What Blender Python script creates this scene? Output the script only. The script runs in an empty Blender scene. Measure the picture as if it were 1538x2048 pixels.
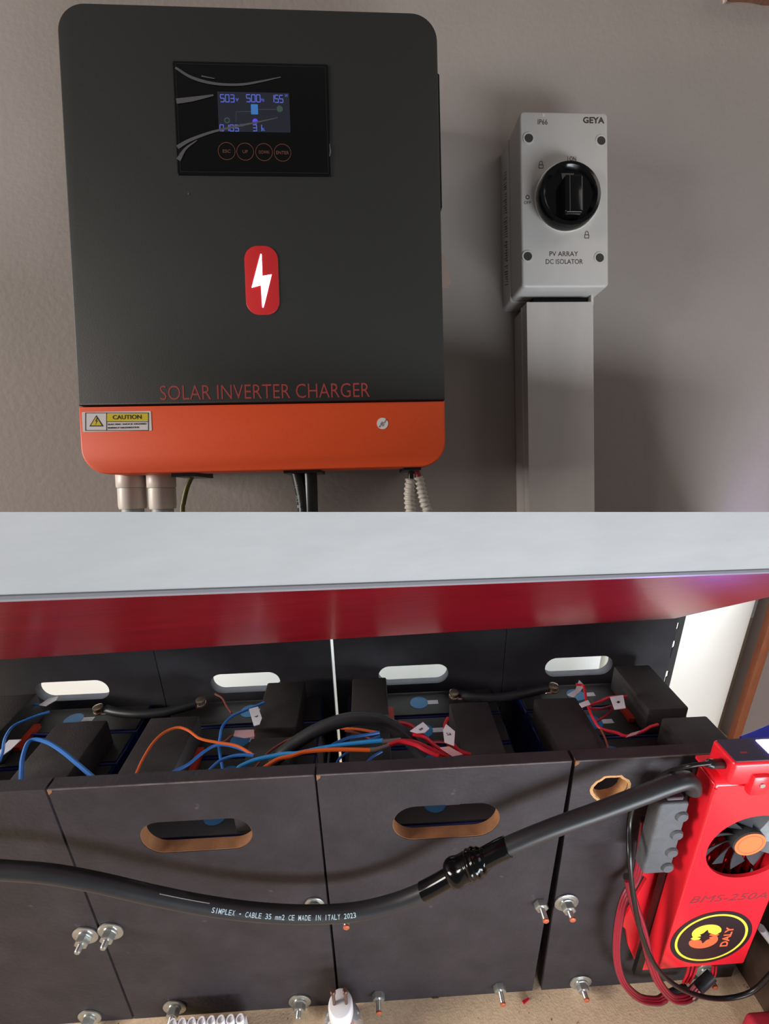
import bpy, bmesh, math, random
from mathutils import Vector, Matrix
random.seed(7)
S = bpy.context.scene
COL = S.collection

# ------------------------------------------------------------------ camera
FPX, CX, CY = 874.0, 769.0, 1024.0
def cam_rot(a, b, c):
    Mx = Matrix(((1, 0, 0), (0, 0, -1), (0, 1, 0)))
    Ry = Matrix(((math.cos(a), math.sin(a), 0), (-math.sin(a), math.cos(a), 0), (0, 0, 1)))
    Rp = Matrix(((1, 0, 0), (0, math.cos(b), -math.sin(b)), (0, math.sin(b), math.cos(b))))
    Rr = Matrix(((math.cos(c), -math.sin(c), 0), (math.sin(c), math.cos(c), 0), (0, 0, 1)))
    return (Rr @ Rp @ Mx @ Ry).transposed()
R = cam_rot(-.03353, .33954, -.02415)          # camera (right, down, forward) -> world
C = Vector((0, -.3043, .740))
camd = bpy.data.cameras.new('camera'); cam = bpy.data.objects.new('camera', camd); COL.objects.link(cam)
camd.sensor_fit = 'HORIZONTAL'; camd.sensor_width = 36; camd.lens = 36 * FPX / 1538
camd.clip_start = .01; camd.clip_end = 50
m = Matrix.Identity(4)
for i in range(3):
    m[i][0] = R[i][0]; m[i][1] = -R[i][1]; m[i][2] = -R[i][2]; m[i][3] = C[i]
cam.matrix_world = m
S.camera = cam

# ------------------------------------------------------------------ world, lights, exposure
w = bpy.data.worlds.new('world'); S.world = w; w.use_nodes = True
w.node_tree.nodes['Background'].inputs[0].default_value = (1, .95, .93, 1)
w.node_tree.nodes['Background'].inputs[1].default_value = .115
S.view_settings.view_transform = 'Standard'; S.view_settings.look = 'None'
S.view_settings.gamma = 1; S.view_settings.exposure = 0; S.view_settings.use_curve_mapping = False

def area(name, loc, target, sx, sy, power, color, spread=math.pi):
    l = bpy.data.lights.new(name, 'AREA'); l.shape = 'RECTANGLE'; l.size = sx; l.size_y = sy
    l.energy = power; l.color = color; l.spread = spread
    o = bpy.data.objects.new(name, l); COL.objects.link(o)
    z = (Vector(loc) - Vector(target)).normalized(); x = Vector((0, 0, 1)).cross(z)
    x = x.normalized() if x.length > .2 else Vector((1, 0, 0)); y = z.cross(x).normalized(); x = y.cross(z)
    mm = Matrix.Translation(loc)
    for i in range(3): mm[i][0] = x[i]; mm[i][1] = y[i]; mm[i][2] = z[i]
    o.matrix_world = mm
    return o

# ------------------------------------------------------------------ frames
def ray(px, py): return R @ Vector(((px - CX) / FPX, (py - CY) / FPX, 1))
def F(px, py, y=0.0):
    r = ray(px, py); return C + r * ((y - C.y) / r.y)
def T(px, py, z=0.0):
    r = ray(px, py); return C + r * ((z - C.z) / r.z)
# upper wall: its own leaning plane
wu = Vector((16900, -494, 874)).normalized()
wd = Vector((511, 20800, 874)); wd = (wd - wu * wd.dot(wu)).normalized()
U = R @ wu; V = -(R @ wd); N = U.cross(V)
WO = C + R @ Vector((0, 0, .457))
WALL = Matrix.Identity(4)
for i in range(3):
    WALL[i][0] = U[i]; WALL[i][1] = V[i]; WALL[i][2] = N[i]; WALL[i][3] = WO[i]
def W(px, py, n=0.0):
    r = ray(px, py); t = ((WO + N * n) - C).dot(N) / r.dot(N)
    d = C + r * t - WO
    return Vector((d.dot(U), d.dot(V), n))
def wl(u, v, n): return WO + U * u + V * v + N * n
IDM = Matrix.Identity(4)
def CAMP(x, y, z): return C + R @ Vector((x, y, z))

# window daylight: one on the left of the wall, one low in front on the right, and an added strip in the recess behind the packs
area('window_light_left', wl(-2.8, .42, 1.0), wl(0, .10, 0), .8, .8, 60, (1, .93, .86))
area('window_light_left_low', wl(-2.4, .03, .62), wl(0, .0, 0), .5, .2, 21, (1, .93, .86))
area('fill_light_right', wl(1.7, 1.3, 1.2), wl(.5, .2, 0), .9, .9, 5.5, (1, .94, .88))  # added fill to lift the right side of the wall, no fixture there
area('window_light_front', (.50, -.85, .15), (.02, 0, .20), .8, .25, 8, (.86, .93, 1), 2.3)
area('recess_fill_strip', (.0, .264, .435), (.0, .385, .20), 1.15, .05, 2.6, (.9, .97, 1))  # added hidden strip, stands in for daylight on the rear wall

# ------------------------------------------------------------------ materials
def lin(c):
    c /= 255.0
    return c / 12.92 if c <= .04045 else ((c + .055) / 1.055) ** 2.4
MATS = {}
def M(name, rgb, rough=.5, metal=0, var=0.0, scale=30, bump=0.0, bscale=300, coat=0, emit=0, spec=.5, stretch=None, trans=0, fleck=None):
    if name in MATS: return MATS[name]
    mt = bpy.data.materials.new(name); mt.use_nodes = True
    nt = mt.node_tree; b = nt.nodes['Principled BSDF']
    c = tuple(lin(x) for x in rgb)
    b.inputs['Base Color'].default_value = (*c, 1)
    b.inputs['Roughness'].default_value = rough; b.inputs['Metallic'].default_value = metal
    b.inputs['Specular IOR Level'].default_value = spec
    b.inputs['Coat Weight'].default_value = coat
    b.inputs['Coat Roughness'].default_value = .12
    if trans: b.inputs['Transmission Weight'].default_value = trans
    if emit:
        b.inputs['Emission Color'].default_value = (*c, 1); b.inputs['Emission Strength'].default_value = emit
    if var or bump:
        tc = nt.nodes.new('ShaderNodeTexCoord'); mp = nt.nodes.new('ShaderNodeMapping')
        nt.links.new(tc.outputs['Object'], mp.inputs[0])
        if stretch: mp.inputs['Scale'].default_value = stretch
    if var:
        nz = nt.nodes.new('ShaderNodeTexNoise'); nz.inputs['Scale'].default_value = scale
        nz.inputs['Detail'].default_value = 6; nz.inputs['Roughness'].default_value = .65
        nt.links.new(mp.outputs[0], nz.inputs['Vector'])
        rp = nt.nodes.new('ShaderNodeValToRGB')
        rp.color_ramp.elements[0].position = .3; rp.color_ramp.elements[1].position = .7
        rp.color_ramp.elements[0].color = (*[x * (1 - var) for x in c], 1)
        rp.color_ramp.elements[1].color = (*[min(1, x * (1 + var)) for x in c], 1)
        nt.links.new(nz.outputs['Fac'], rp.inputs[0]); nt.links.new(rp.outputs[0], b.inputs['Base Color'])
        if fleck:
            n3 = nt.nodes.new('ShaderNodeTexNoise'); n3.inputs['Scale'].default_value = fleck[1]; n3.inputs['Detail'].default_value = 2
            nt.links.new(mp.outputs[0], n3.inputs['Vector'])
            r3 = nt.nodes.new('ShaderNodeMapRange'); r3.inputs['From Min'].default_value = fleck[2]; r3.inputs['From Max'].default_value = fleck[2] + .08
            nt.links.new(n3.outputs['Fac'], r3.inputs['Value'])
            mx = nt.nodes.new('ShaderNodeMix'); mx.data_type = 'RGBA'
            nt.links.new(r3.outputs[0], mx.inputs[0]); nt.links.new(rp.outputs[0], mx.inputs[6]); mx.inputs[7].default_value = (*[lin(x) for x in fleck[0]], 1)
            nt.links.new(mx.outputs[2], b.inputs['Base Color'])
    if bump:
        n2 = nt.nodes.new('ShaderNodeTexNoise'); n2.inputs['Scale'].default_value = bscale
        n2.inputs['Detail'].default_value = 3
        nt.links.new(mp.outputs[0], n2.inputs['Vector'])
        bp = nt.nodes.new('ShaderNodeBump'); bp.inputs['Strength'].default_value = bump
        bp.inputs['Distance'].default_value = .002
        nt.links.new(n2.outputs['Fac'], bp.inputs['Height']); nt.links.new(bp.outputs[0], b.inputs['Normal'])
    MATS[name] = mt
    return mt

plaster = M('plaster', (158, 148, 142), .85, var=.05, scale=5, bump=.16, bscale=170)  # warm white paint, its dimness put into a greyer base colour
white_lam = M('white_laminate', (212, 214, 216), .5, var=.05, scale=14, stretch=(1, 4, 6))
red_gloss = M('red_reflection_gloss', (122, 8, 22), .3, var=.18, scale=9, stretch=(1, 6, 6), coat=.12, bump=.12, bscale=40, spec=.4)  # dark red base, saturated further to carry the red unit's reflection
dark_metal = M('dark_grey_powder_coat', (38, 38, 36), .55, var=.05, scale=300, bump=.05, bscale=900)
orange_metal = M('orange_powder_coat', (236, 84, 34), .5, var=.03, scale=300)
black_gloss = M('black_gloss', (9, 9, 11), .12, spec=.35)
black_plastic = M('black_plastic', (20, 20, 21), .35)
black_rubber = M('black_rubber', (38, 39, 42), .42, var=.12, scale=40)
lcd_mat = M('lcd_backlight', (36, 38, 48), .35, emit=.14)
lcd_blue = M('lcd_blue', (84, 98, 190), .5, emit=.4)
lcd_cyan = M('lcd_cyan_icon', (52, 100, 160), .5, emit=.5)
lcd_dim = M('lcd_dim_icon', (52, 70, 62), .5, emit=.4)
lcd_violet = M('lcd_violet_icon', (70, 60, 190), .5, emit=.7)
touch_ring = M('touch_ring_orange', (112, 66, 50), .5)
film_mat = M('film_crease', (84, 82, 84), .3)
red_badge = M('red_badge', (196, 40, 42), .4)
bolt_glow = M('white_violet_light', (245, 215, 255), .5, emit=7)
print_red = M('print_red', (168, 64, 62), .6)
sticker_white = M('sticker_white', (232, 226, 226), .5)
sticker_yellow = M('sticker_yellow', (226, 200, 30), .5)
ink = M('ink_black', (24, 22, 22), .6)
ink_brown = M('ink_brown', (66, 50, 46), .6)
ivory = M('ivory_plastic', (214, 206, 196), .4)
iso_grey = M('light_grey_plastic', (198, 194, 190), .42, var=.02, scale=40)
iso_dark = M('recess_dark', (52, 52, 50), .6)
trunk_white = M('white_pvc', (196, 189, 184), .35, var=.04, scale=10, stretch=(6, 1, 1))
spiral_white = M('white_nylon', (196, 190, 180), .4)
wire_red = M('wire_red', (215, 32, 52), .38)
wire_dkred = M('wire_dark_red', (150, 25, 48), .4)
wire_blue = M('wire_blue', (48, 120, 205), .4)
wire_bright = M('wire_bright_blue', (50, 160, 235), .4)
wire_orange = M('wire_orange', (232, 104, 38), .4)
wire_brown = M('wire_brown', (140, 60, 42), .5)
wire_grey = M('splice_grey', (110, 100, 100), .5)
earth_mat = M('earth_green_yellow', (96, 92, 30), .45, var=.6, scale=60)
wood_brown = M('rough_brown_wood', (112, 76, 58), .8, var=.3, scale=40, bump=.4)
mdf_black = M('black_stained_board', (49, 44, 48), .62, var=.30, scale=22, bump=.25, bscale=220, spec=.35, fleck=((88, 82, 85), 55, .73))
mdf_black_back = M('black_stained_board_rear', (56, 55, 60), .7, var=.2, scale=26, spec=.3)
mdf_raw = M('raw_board_edge', (142, 96, 62), .8, var=.25, scale=60)
mdf_tan = M('splintered_board', (196, 148, 100), .8, var=.2, scale=90, bump=.5)
cover_black = M('black_foam_cover', (52, 46, 46), .8, var=.15, scale=60, bump=.2, bscale=500)
cell_blue = M('blue_cell_film', (20, 34, 92), .3)
cell_top = M('dark_cell_top', (46, 42, 41), .5, var=.15, scale=40)
vent_blue = M('blue_vent_film', (45, 130, 190), .35)
zinc = M('zinc_steel', (188, 192, 190), .3, metal=.85, var=.1, scale=200)
copper_tip = M('copper_tip', (190, 100, 68), .5, metal=.3)
tinned = M('tinned_lug', (205, 180, 160), .25, metal=.9)
chipboard = M('chipboard', (224, 196, 164), .8, var=.14, scale=160, bump=.2, bscale=500, fleck=((110, 76, 52), 190, .70))
speck = M('dark_speck', (90, 62, 44), .8)
bms_red = M('red_anodised', (242, 34, 50), .32, var=.02, scale=100, coat=.15)
bms_dark = M('grey_rubber_block', (84, 86, 90), .6, var=.15, scale=120, bump=.2, bscale=800)
fan_black = M('fan_black', (62, 66, 70), .35)
fan_hub = M('fan_hub_orange', (250, 120, 60), .5)
print_dkred = M('print_dark_red', (124, 26, 34), .6)
sticker_black = M('sticker_black', (34, 20, 26), .45)
logo_yellow = M('logo_yellow', (248, 232, 70), .5)
logo_orange = M('logo_orange', (244, 108, 62), .5)
screen_glow = M('screen_light', (165, 130, 255), .5, emit=220)
screen_blue = M('screen_blue_light', (90, 80, 240), .5, emit=3)
disp_black = M('display_glass', (58, 60, 80), .2)
glass = M('lamp_glass', (235, 235, 235), .08, metal=.75)
ceramic = M('white_ceramic', (240, 236, 240), .3)
pin_brown = M('pin_metal', (110, 80, 68), .4, metal=.6)
white_wall = M('white_wall', (238, 240, 238), .9, var=.02, scale=8)
taupe_wall = M('taupe_wall', (138, 122, 116), .9, var=.05, scale=12)
pipe_white = M('white_pipe_plastic', (246, 240, 230), .5)
brown_timber = M('brown_timber', (140, 74, 40), .6, var=.2, scale=20, stretch=(8, 8, 1))
dark_side = M('dark_brown_panel', (76, 58, 48), .7, var=.2, scale=40)
blue_plastic = M('blue_plastic', (24, 40, 190), .4)
red_cloth = M('red_fabric', (186, 34, 58), .8, var=.06, scale=200)
paper = M('paper_tag', (226, 222, 228), .7)
paper_pink = M('paper_tag_pink', (206, 160, 164), .7)
beige_paper = M('beige_paper', (150, 130, 118), .8)
print_white = M('print_white', (176, 196, 206), .6)

# ------------------------------------------------------------------ mesh helpers
class MB:
    def __init__(s): s.v = []; s.f = []
    def add(s, vs, fs):
        b = len(s.v); s.v += [Vector(x) for x in vs]; s.f += [tuple(b + i for i in f) for f in fs]; return s
    def map(s, fn): s.v = [Vector(fn(x)) for x in s.v]; return s
def FR(v): return Vector((v[0], -v[2], v[1]))     # (x, z, out of the front) -> world
def TP(v): return Vector((v[0], v[1], v[2]))
ORI = {}
def mesh(name, mb, mat, origin, sharp=40):
    me = bpy.data.meshes.new(name)
    me.from_pydata([tuple(v - origin) for v in mb.v], [], mb.f)
    bm = bmesh.new(); bm.from_mesh(me); bmesh.ops.remove_doubles(bm, verts=bm.verts, dist=1e-6)
    bmesh.ops.recalc_face_normals(bm, faces=bm.faces); bm.to_mesh(me); bm.free()
    me.materials.append(mat)
    for p in me.polygons: p.use_smooth = True
    me.set_sharp_from_angle(angle=math.radians(sharp))
    return me
def setp(o, label, cat, group=None, kind=None):
    if label: o['label'] = label
    if cat: o['category'] = cat
    if group: o['group'] = group
    if kind: o['kind'] = kind
def thing(name, label, cat, origin, frame=IDM, group=None):
    o = bpy.data.objects.new(name, None); COL.objects.link(o); o.empty_display_size = .02
    o.matrix_world = frame @ Matrix.Translation(origin); ORI[o.name] = Vector(origin)
    setp(o, label, cat, group); return o
def part(name, mb, mat, parent, label=None, sharp=40):
    o = bpy.data.objects.new(name, mesh(name, mb, mat, ORI[parent.name], sharp)); COL.objects.link(o)
    o.parent = parent; ORI[o.name] = ORI[parent.name]
    if label: o['label'] = label
    return o
def solo(name, mb, mat, label, cat, frame=IDM, group=None, kind=None, origin=None, sharp=40):
    if origin is None:
        origin = Vector((sum(v.x for v in mb.v), sum(v.y for v in mb.v), sum(v.z for v in mb.v))) / len(mb.v)
    o = bpy.data.objects.new(name, mesh(name, mb, mat, origin, sharp)); COL.objects.link(o)
    o.matrix_world = frame @ Matrix.Translation(origin); ORI[o.name] = Vector(origin)
    setp(o, label, cat, group, kind); return o

def box(lo, hi, bev=0, seg=2):
    bm = bmesh.new(); bmesh.ops.create_cube(bm, size=1)
    lo, hi = Vector(lo), Vector(hi)
    for v in bm.verts: v.co = Vector(((lo[i] + hi[i]) / 2 + v.co[i] * (hi[i] - lo[i]) for i in range(3)))
    if bev: bmesh.ops.bevel(bm, geom=bm.edges[:], offset=bev, segments=seg, profile=.5, affect='EDGES')
    bm.verts.index_update()
    mb = MB().add([v.co.copy() for v in bm.verts], [[v.index for v in f.verts] for f in bm.faces]); bm.free(); return mb
def rr(x0, y0, x1, y1, r, seg=8):
    pts = []
    rs = r if isinstance(r, (tuple, list)) else (r,) * 4        # br, tr, tl, bl
    for (cx, cy, a, q) in ((x1, y0, -90, rs[0]), (x1, y1, 0, rs[1]), (x0, y1, 90, rs[2]), (x0, y0, 180, rs[3])):
        sx = -1 if cx == x1 else 1; sy = 1 if cy == y0 else -1
        if q <= 0: pts.append((cx, cy)); continue
        ox, oy = cx + sx * q, cy + sy * q
        for k in range(seg + 1):
            t = math.radians(a + 90 * k / seg); pts.append((ox + q * math.cos(t), oy + q * math.sin(t)))
    return pts
def circ(cx, cy, r, seg=32, r2=None):
    return [(cx + r * math.cos(2 * math.pi * k / seg), cy + (r2 or r) * math.sin(2 * math.pi * k / seg)) for k in range(seg)]
def inset(p, d):
    n = len(p); out = []
    for i in range(n):
        a, b, c = Vector(p[i - 1]), Vector(p[i]), Vector(p[(i + 1) % n])
        e1 = (b - a).normalized(); e2 = (c - b).normalized()
        n1 = Vector((-e1.y, e1.x)); n2 = Vector((-e2.y, e2.x)); bi = n1 + n2
        if bi.length < 1e-6: bi = n1
        bi.normalize(); k = max(.35, bi.dot(n1)); q = b + bi * (d / k); out.append((q.x, q.y))
    return out
def prism(p, z0, z1, bev=0, seg=3):
    n = len(p); rings = [[(x, y, z0) for x, y in p]]
    if bev:
        for k in range(seg + 1):
            a = math.pi / 2 * k / seg; q = inset(p, bev * (1 - math.cos(a)))
            rings.append([(x, y, z1 - bev + bev * math.sin(a)) for x, y in q])
    else: rings.append([(x, y, z1) for x, y in p])
    vs = [v for r in rings for v in r]; fs = []
    for k in range(len(rings) - 1):
        for i in range(n):
            j = (i + 1) % n; fs.append((k * n + i, k * n + j, (k + 1) * n + j, (k + 1) * n + i))
    fs.append(tuple(reversed(range(n)))); fs.append(tuple((len(rings) - 1) * n + i for i in range(n)))
    return MB().add(vs, fs)
def smooth(pts, per=8):
    pts = [Vector(p) for p in pts]
    if len(pts) < 3: return pts
    P = [pts[0] * 2 - pts[1]] + pts + [pts[-1] * 2 - pts[-2]]; out = []
    for i in range(1, len(P) - 2):
        for k in range(per):
            t = k / per; a, b, c, d = P[i - 1], P[i], P[i + 1], P[i + 2]
            out.append(.5 * ((2 * b) + (c - a) * t + (2 * a - 5 * b + 4 * c - d) * t * t + (3 * b - a - 3 * c + d) * t ** 3))
    out.append(pts[-1]); return out
def tube(pts, r, seg=10, per=8, rf=None, raw=False):
    P = pts if raw else smooth(pts, per); n = len(P)
    t0 = (P[1] - P[0]).normalized(); up = Vector((0, 0, 1)) if abs(t0.z) < .9 else Vector((0, 1, 0))
    nrm = t0.cross(up).normalized(); vs = []; fs = []; s = 0
    for i in range(n):
        t = (P[min(i + 1, n - 1)] - P[max(i - 1, 0)]).normalized()
        nrm = (nrm - t * nrm.dot(t)).normalized(); b = t.cross(nrm)
        if i: s += (P[i] - P[i - 1]).length
        for k in range(seg):
            a = 2 * math.pi * k / seg; q = rf(s, a, i / (n - 1)) if rf else r
            vs.append(P[i] + (nrm * math.cos(a) + b * math.sin(a)) * q)
    for i in range(n - 1):
        for k in range(seg):
            l = (k + 1) % seg; fs.append((i * seg + k, i * seg + l, (i + 1) * seg + l, (i + 1) * seg + k))
    fs.append(tuple(reversed(range(seg)))); fs.append(tuple((n - 1) * seg + k for k in range(seg)))
    return MB().add(vs, fs)
def lathe(prof, seg=28, closed=True):                     # profile (r, z) about local z
    vs = []; fs = []; n = len(prof)
    for r, z in prof:
        for k in range(seg):
            a = 2 * math.pi * k / seg; vs.append((r * math.cos(a), r * math.sin(a), z))
    for i in range(n - 1):
        for k in range(seg):
            l = (k + 1) % seg; fs.append((i * seg + k, i * seg + l, (i + 1) * seg + l, (i + 1) * seg + k))
    if closed:
        fs.append(tuple(reversed(range(seg)))); fs.append(tuple((n - 1) * seg + k for k in range(seg)))
    return MB().add(vs, fs)
def shift(mb, d): d = Vector(d); return mb.map(lambda v: v + d)
def curve_mesh(cu):
    o = bpy.data.objects.new('tmp', cu); COL.objects.link(o)
    dg = bpy.context.evaluated_depsgraph_get(); dg.update()
    me = bpy.data.meshes.new_from_object(o.evaluated_get(dg))
    mb = MB().add([v.co.copy() for v in me.vertices], [tuple(p.vertices) for p in me.polygons])
    bpy.data.objects.remove(o); bpy.data.meshes.remove(me); return mb
def plate(outer, holes, z0, z1):                           # flat plate with real holes
    cu = bpy.data.curves.new('tmp', 'CURVE'); cu.dimensions = '2D'; cu.fill_mode = 'BOTH'
    cu.extrude = (z1 - z0) / 2
    for lp in [outer] + holes:
        sp = cu.splines.new('POLY'); sp.points.add(len(lp) - 1); sp.use_cyclic_u = True
        for i, q in enumerate(lp): sp.points[i].co = (q[0], q[1], 0, 1)
    mb = curve_mesh(cu); bpy.data.curves.remove(cu)
    return mb.map(lambda v: Vector((v.x, v.y, v.z + (z0 + z1) / 2)))
def text(s, x0, y0, x1, y1, z=0, th=.00012, bold=0.0, shear=0.0):    # lettering fitted to a box
    cu = bpy.data.curves.new('tmp', 'FONT'); cu.body = s; cu.extrude = .002; cu.offset = bold; cu.shear = shear
    cu.resolution_u = 3
    mb = curve_mesh(cu); bpy.data.curves.remove(cu)
    ax = min(v.x for v in mb.v); bx = max(v.x for v in mb.v); ay = min(v.y for v in mb.v); by = max(v.y for v in mb.v)
    return mb.map(lambda v: Vector((x0 + (v.x - ax) / (bx - ax) * (x1 - x0), y0 + (v.y - ay) / (by - ay) * (y1 - y0), z + (th if v.z > 0 else -th))))
def strokes(polys, z, th):
    mb = MB()
    for p in polys:
        q = prism(p, z, z + th); mb.add(q.v, q.f)
    return mb
def line2(a, b, wd):
    a, b = Vector(a), Vector(b); d = (b - a).normalized(); n = Vector((-d.y, d.x)) * wd / 2
    return [tuple(a - n), tuple(b - n), tuple(b + n), tuple(a + n)]
def ribbon(pts, wds, z, th):
    P = smooth([Vector((p[0], p[1], 0)) for p in pts], 6); n = len(P); L = []; Rr = []
    for i, p in enumerate(P):
        t = (P[min(i + 1, n - 1)] - P[max(i - 1, 0)]).normalized(); f = i / (n - 1) * (len(wds) - 1); k = min(int(f), len(wds) - 2)
        wd = (wds[k] + (wds[k + 1] - wds[k]) * (f - k)) / 2; nn = Vector((-t.y, t.x, 0))
        L.append(p + nn * wd); Rr.append(p - nn * wd)
    vs = [v + Vector((0, 0, z)) for v in Rr + L] + [v + Vector((0, 0, z + th)) for v in Rr + L]; fs = []
    for i in range(n - 1):
        fs += [(i, n + i, n + i + 1, i + 1), (2 * n + i, 2 * n + i + 1, 3 * n + i + 1, 3 * n + i),
               (i, i + 1, 2 * n + i + 1, 2 * n + i), (n + i, 3 * n + i, 3 * n + i + 1, n + i + 1)]
    fs += [(0, 2 * n, 3 * n, n), (n - 1, 2 * n - 1, 4 * n - 1, 3 * n - 1)]
    return MB().add(vs, fs)
def slot(x0, x1, zc, h, seg=10): return rr(x0, zc - h / 2, x1, zc + h / 2, h / 2 * .98, seg)
def join(*mbs):
    o = MB()
    for q in mbs: o.add(q.v, q.f)
    return o

# ================================================================== THE SETTING
# slab that divides the upper wall from the recess below (true board, turned a little and sloping to the rear)
e = Vector((.977, 0, .21)).normalized(); ph = Vector((-.21, 0, .977)).normalized(); SL = .433
O0 = Vector((.0417, 0, .2525)); Ys = Vector((0, 1, 0))
def slabp(k, t, y): q = O0 + e * k + ph * t + Ys * y; return CAMP(*q)
kR = (Vector((.3458, 0, .52)) - O0).dot(e); kL = -.75; tB = .1975; hF = .0402
def slab_top(t): return SL * t
vs = []
for k in (kL, kR):
    tT = .40 if k < 0 else .205
    vs += [slabp(k, 0, 0), slabp(k, 0, hF), slabp(k, tB, hF + SL * tB), slabp(k, tT, SL * tT + .004), slabp(k, tT, SL * tT)]
body = MB().add(vs, [(0, 1, 2, 3, 4), (9, 8, 7, 6, 5), (0, 5, 6, 1), (2, 7, 8, 3), (3, 8, 9, 4), (4, 9, 5, 0), (1, 6, 7, 2)])
shelf = thing('sloping_shelf', 'thick white shelf with glossy dark red underside above the battery packs', 'shelf', slabp(0, 0, hF))
part('board', body, white_lam, shelf, 'white laminate board with rounded worn front edge')
und = []
for t, dy in ((.0035, .0002), (.0035, .0009), (tB - .0005, .0009), (tB - .0005, .0002)):
    for k in (kL + .001, kR - .001): und.append(slabp(k, t, hF + SL * t + dy))
part('underside_veneer', MB().add(und, [(0, 1, 3, 2), (2, 3, 5, 4), (4, 5, 7, 6), (6, 7, 1, 0), (0, 2, 4, 6), (1, 7, 5, 3)]), red_gloss, shelf, 'glossy dark red underside with a red reflection put into its colour')
edge = [slabp(kL + (kR - kL) * i / 20, .0012, hF + .0002) for i in range(21)]
part('edge_bead', tube(edge, .0021, 8, raw=True), M('grey_edge_bead', (150, 150, 158), .35), shelf, 'grey rounded lower front edge')

# upper wall: bottom edge follows the shelf top
def wall_bottom(u):
    best = None
    for i in range(200):
        v = .05 - i * .0015
        p = R.transposed() @ (wl(u, v, 0) - C); t = (p - O0).dot(ph)
        if p.y >= SL * t - .001: best = v; break
    return best if best is not None else -.1
pts = [(-.95, wall_bottom(-.75)), (-.75, wall_bottom(-.75)), (.60, wall_bottom(.60)), (1.1, wall_bottom(.60)), (1.1, .95), (-.95, .95)]
solo('wall_back', prism(pts, -.05, 0), plaster, 'warm white plastered wall with dimness put into its grey tone behind the inverter and isolator', 'wall', WALL, kind='structure')
solo('floor', box((-1.2, -.9, -.025), (1.2, .75, 0)), chipboard, 'pale brown chipboard base under the battery packs', 'floor', kind='structure')
solo('wall_rear', box((-1.2, .385, 0), (.437, .42, .62)), white_wall, 'bright white wall seen through the rear handle slots', 'wall', kind='structure')
solo('wall_right', box((.706, .335, 0), (1.5, .37, .75)), taupe_wall, 'taupe wall at the far right behind the pipe', 'wall', kind='structure')
solo('trim_1', box((.444, -.5, 0), (.462, .06, .15), .001), dark_side, 'dark brown low side board beside the rightmost battery pack', 'board', kind='structure')

# ================================================================== INVERTER
IN = .10
def I(px, py, n=IN): return W(px, py, n)
u0 = I(138, 480).x; u1 = I(883, 480).x; vT = I(500, 15).y; vB = I(520, 941).y
vS = I(520, 806.5).y
inv = thing('solar_inverter', 'dark grey wall-mounted solar inverter with orange lower cover and small screen', 'inverter', Vector(((u0 + u1) / 2, vB, 0)), WALL)
rc = .0205
part('rear_chassis', prism(rr(u0 + .006, vB + .004, u1 - .006, vT - .004, .018), .0, IN - .022), M('chassis_black', (30, 30, 30), .5), inv)
part('front_cover', prism(rr(u0, vS + .0006, u1, vT, (0.0, rc, rc, 0.0), 10), IN - .03, IN, .0012), dark_metal, inv)
part('lower_cover', prism(rr(u0, vB, u1, vS - .0006, (rc, 0.0, 0.0, rc), 10), IN - .03, IN, .0012), orange_metal, inv, 'orange lower cover')
# side vent on the right
va, vb = I(880, 135).y, I(885, 405).y
part('side_vent', prism([(u1 - .002, vb - .004), (u1 + .0022, vb), (u1 + .0022, va), (u1 - .002, va + .004)], IN - .028, IN - .006), black_plastic, inv)
p0 = I(886, 505, .06); p1 = I(905, 562, .06); p2 = I(888, 575, .06)
part('side_label', prism([(u1 - .010, p0.y), (u1 - .010, p2.y), (p2.x + .004, p2.y), (p1.x, p1.y), (p0.x, p0.y)], .058, .0592), beige_paper, inv, 'peeling beige paper label')
# display
TL, BR = I(352, 124), I(661, 352)
q = [I(350, 123), I(352, 352), I(662, 353), I(657, 131)]
dl, dr = (q[0].x + q[1].x) / 2, (q[2].x + q[3].x) / 2; dt, db = (q[0].y + q[3].y) / 2, (q[1].y + q[2].y) / 2
disp = part('display_panel', prism(rr(dl, db, dr, dt, .001), IN - .001, IN + .0008, .0004), black_gloss, inv, 'black glossy display panel')
k = .0021
part('panel_border', plate(rr(dl + k, db + k, dr - k, dt - k, .0005), [rr(dl + k + .0003, db + k + .0003, dr - k - .0003, dt - k - .0003, .0004)], IN + .0008, IN + .00095), M('border_grey', (34, 34, 36), .4), disp)
Z1 = IN + .0008
a, b = I(436, 187), I(580, 267)
lx0, lx1, ly0, ly1 = I(437, 227).x, I(580, 227).x, I(508, 266).y, I(508, 187).y
part('lcd_screen', prism(rr(lx0, ly0, lx1, ly1, .0003), Z1, Z1 + .0002), lcd_mat, disp, 'dim blue-grey lit screen')
SEG = {'0': 'abcdef', '1': 'bc', '3': 'abgcd', '5': 'afgcd', '8': 'abcdefg'}
def digits(s, px, py, cw, ch):
    polys = []; o = I(px, py); sc = (I(px + 10, py) - o).x / 10; x = o.x; y = o.y
    for c in s:
        w_, h_ = cw * sc * .72, ch * sc; t = .0006
        segs = {'a': ((x, y + h_), (x + w_, y + h_)), 'b': ((x + w_, y + h_ / 2), (x + w_, y + h_)), 'c': ((x + w_, y), (x + w_, y + h_ / 2)),
                'd': ((x, y), (x + w_, y)), 'e': ((x, y), (x, y + h_ / 2)), 'f': ((x, y + h_ / 2), (x, y + h_)), 'g': ((x, y + h_ / 2), (x + w_, y + h_ / 2))}
        for g in SEG[c]: polys.append(line2(*segs[g], t))
        x += cw * sc
    return polys
dg = []
for s_, px, py, cw in (('503', 442, 206, 10), ('500', 494, 206, 10), ('155', 542, 207, 9), ('0185', 441, 264, 10), ('31', 507, 264, 10)):
    dg += digits(s_, px, py, cw, 14 if py < 230 else 12)
part('screen_digits', strokes(dg, Z1 + .0002, .0001), lcd_blue, disp, 'blue seven-segment readings')
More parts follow.
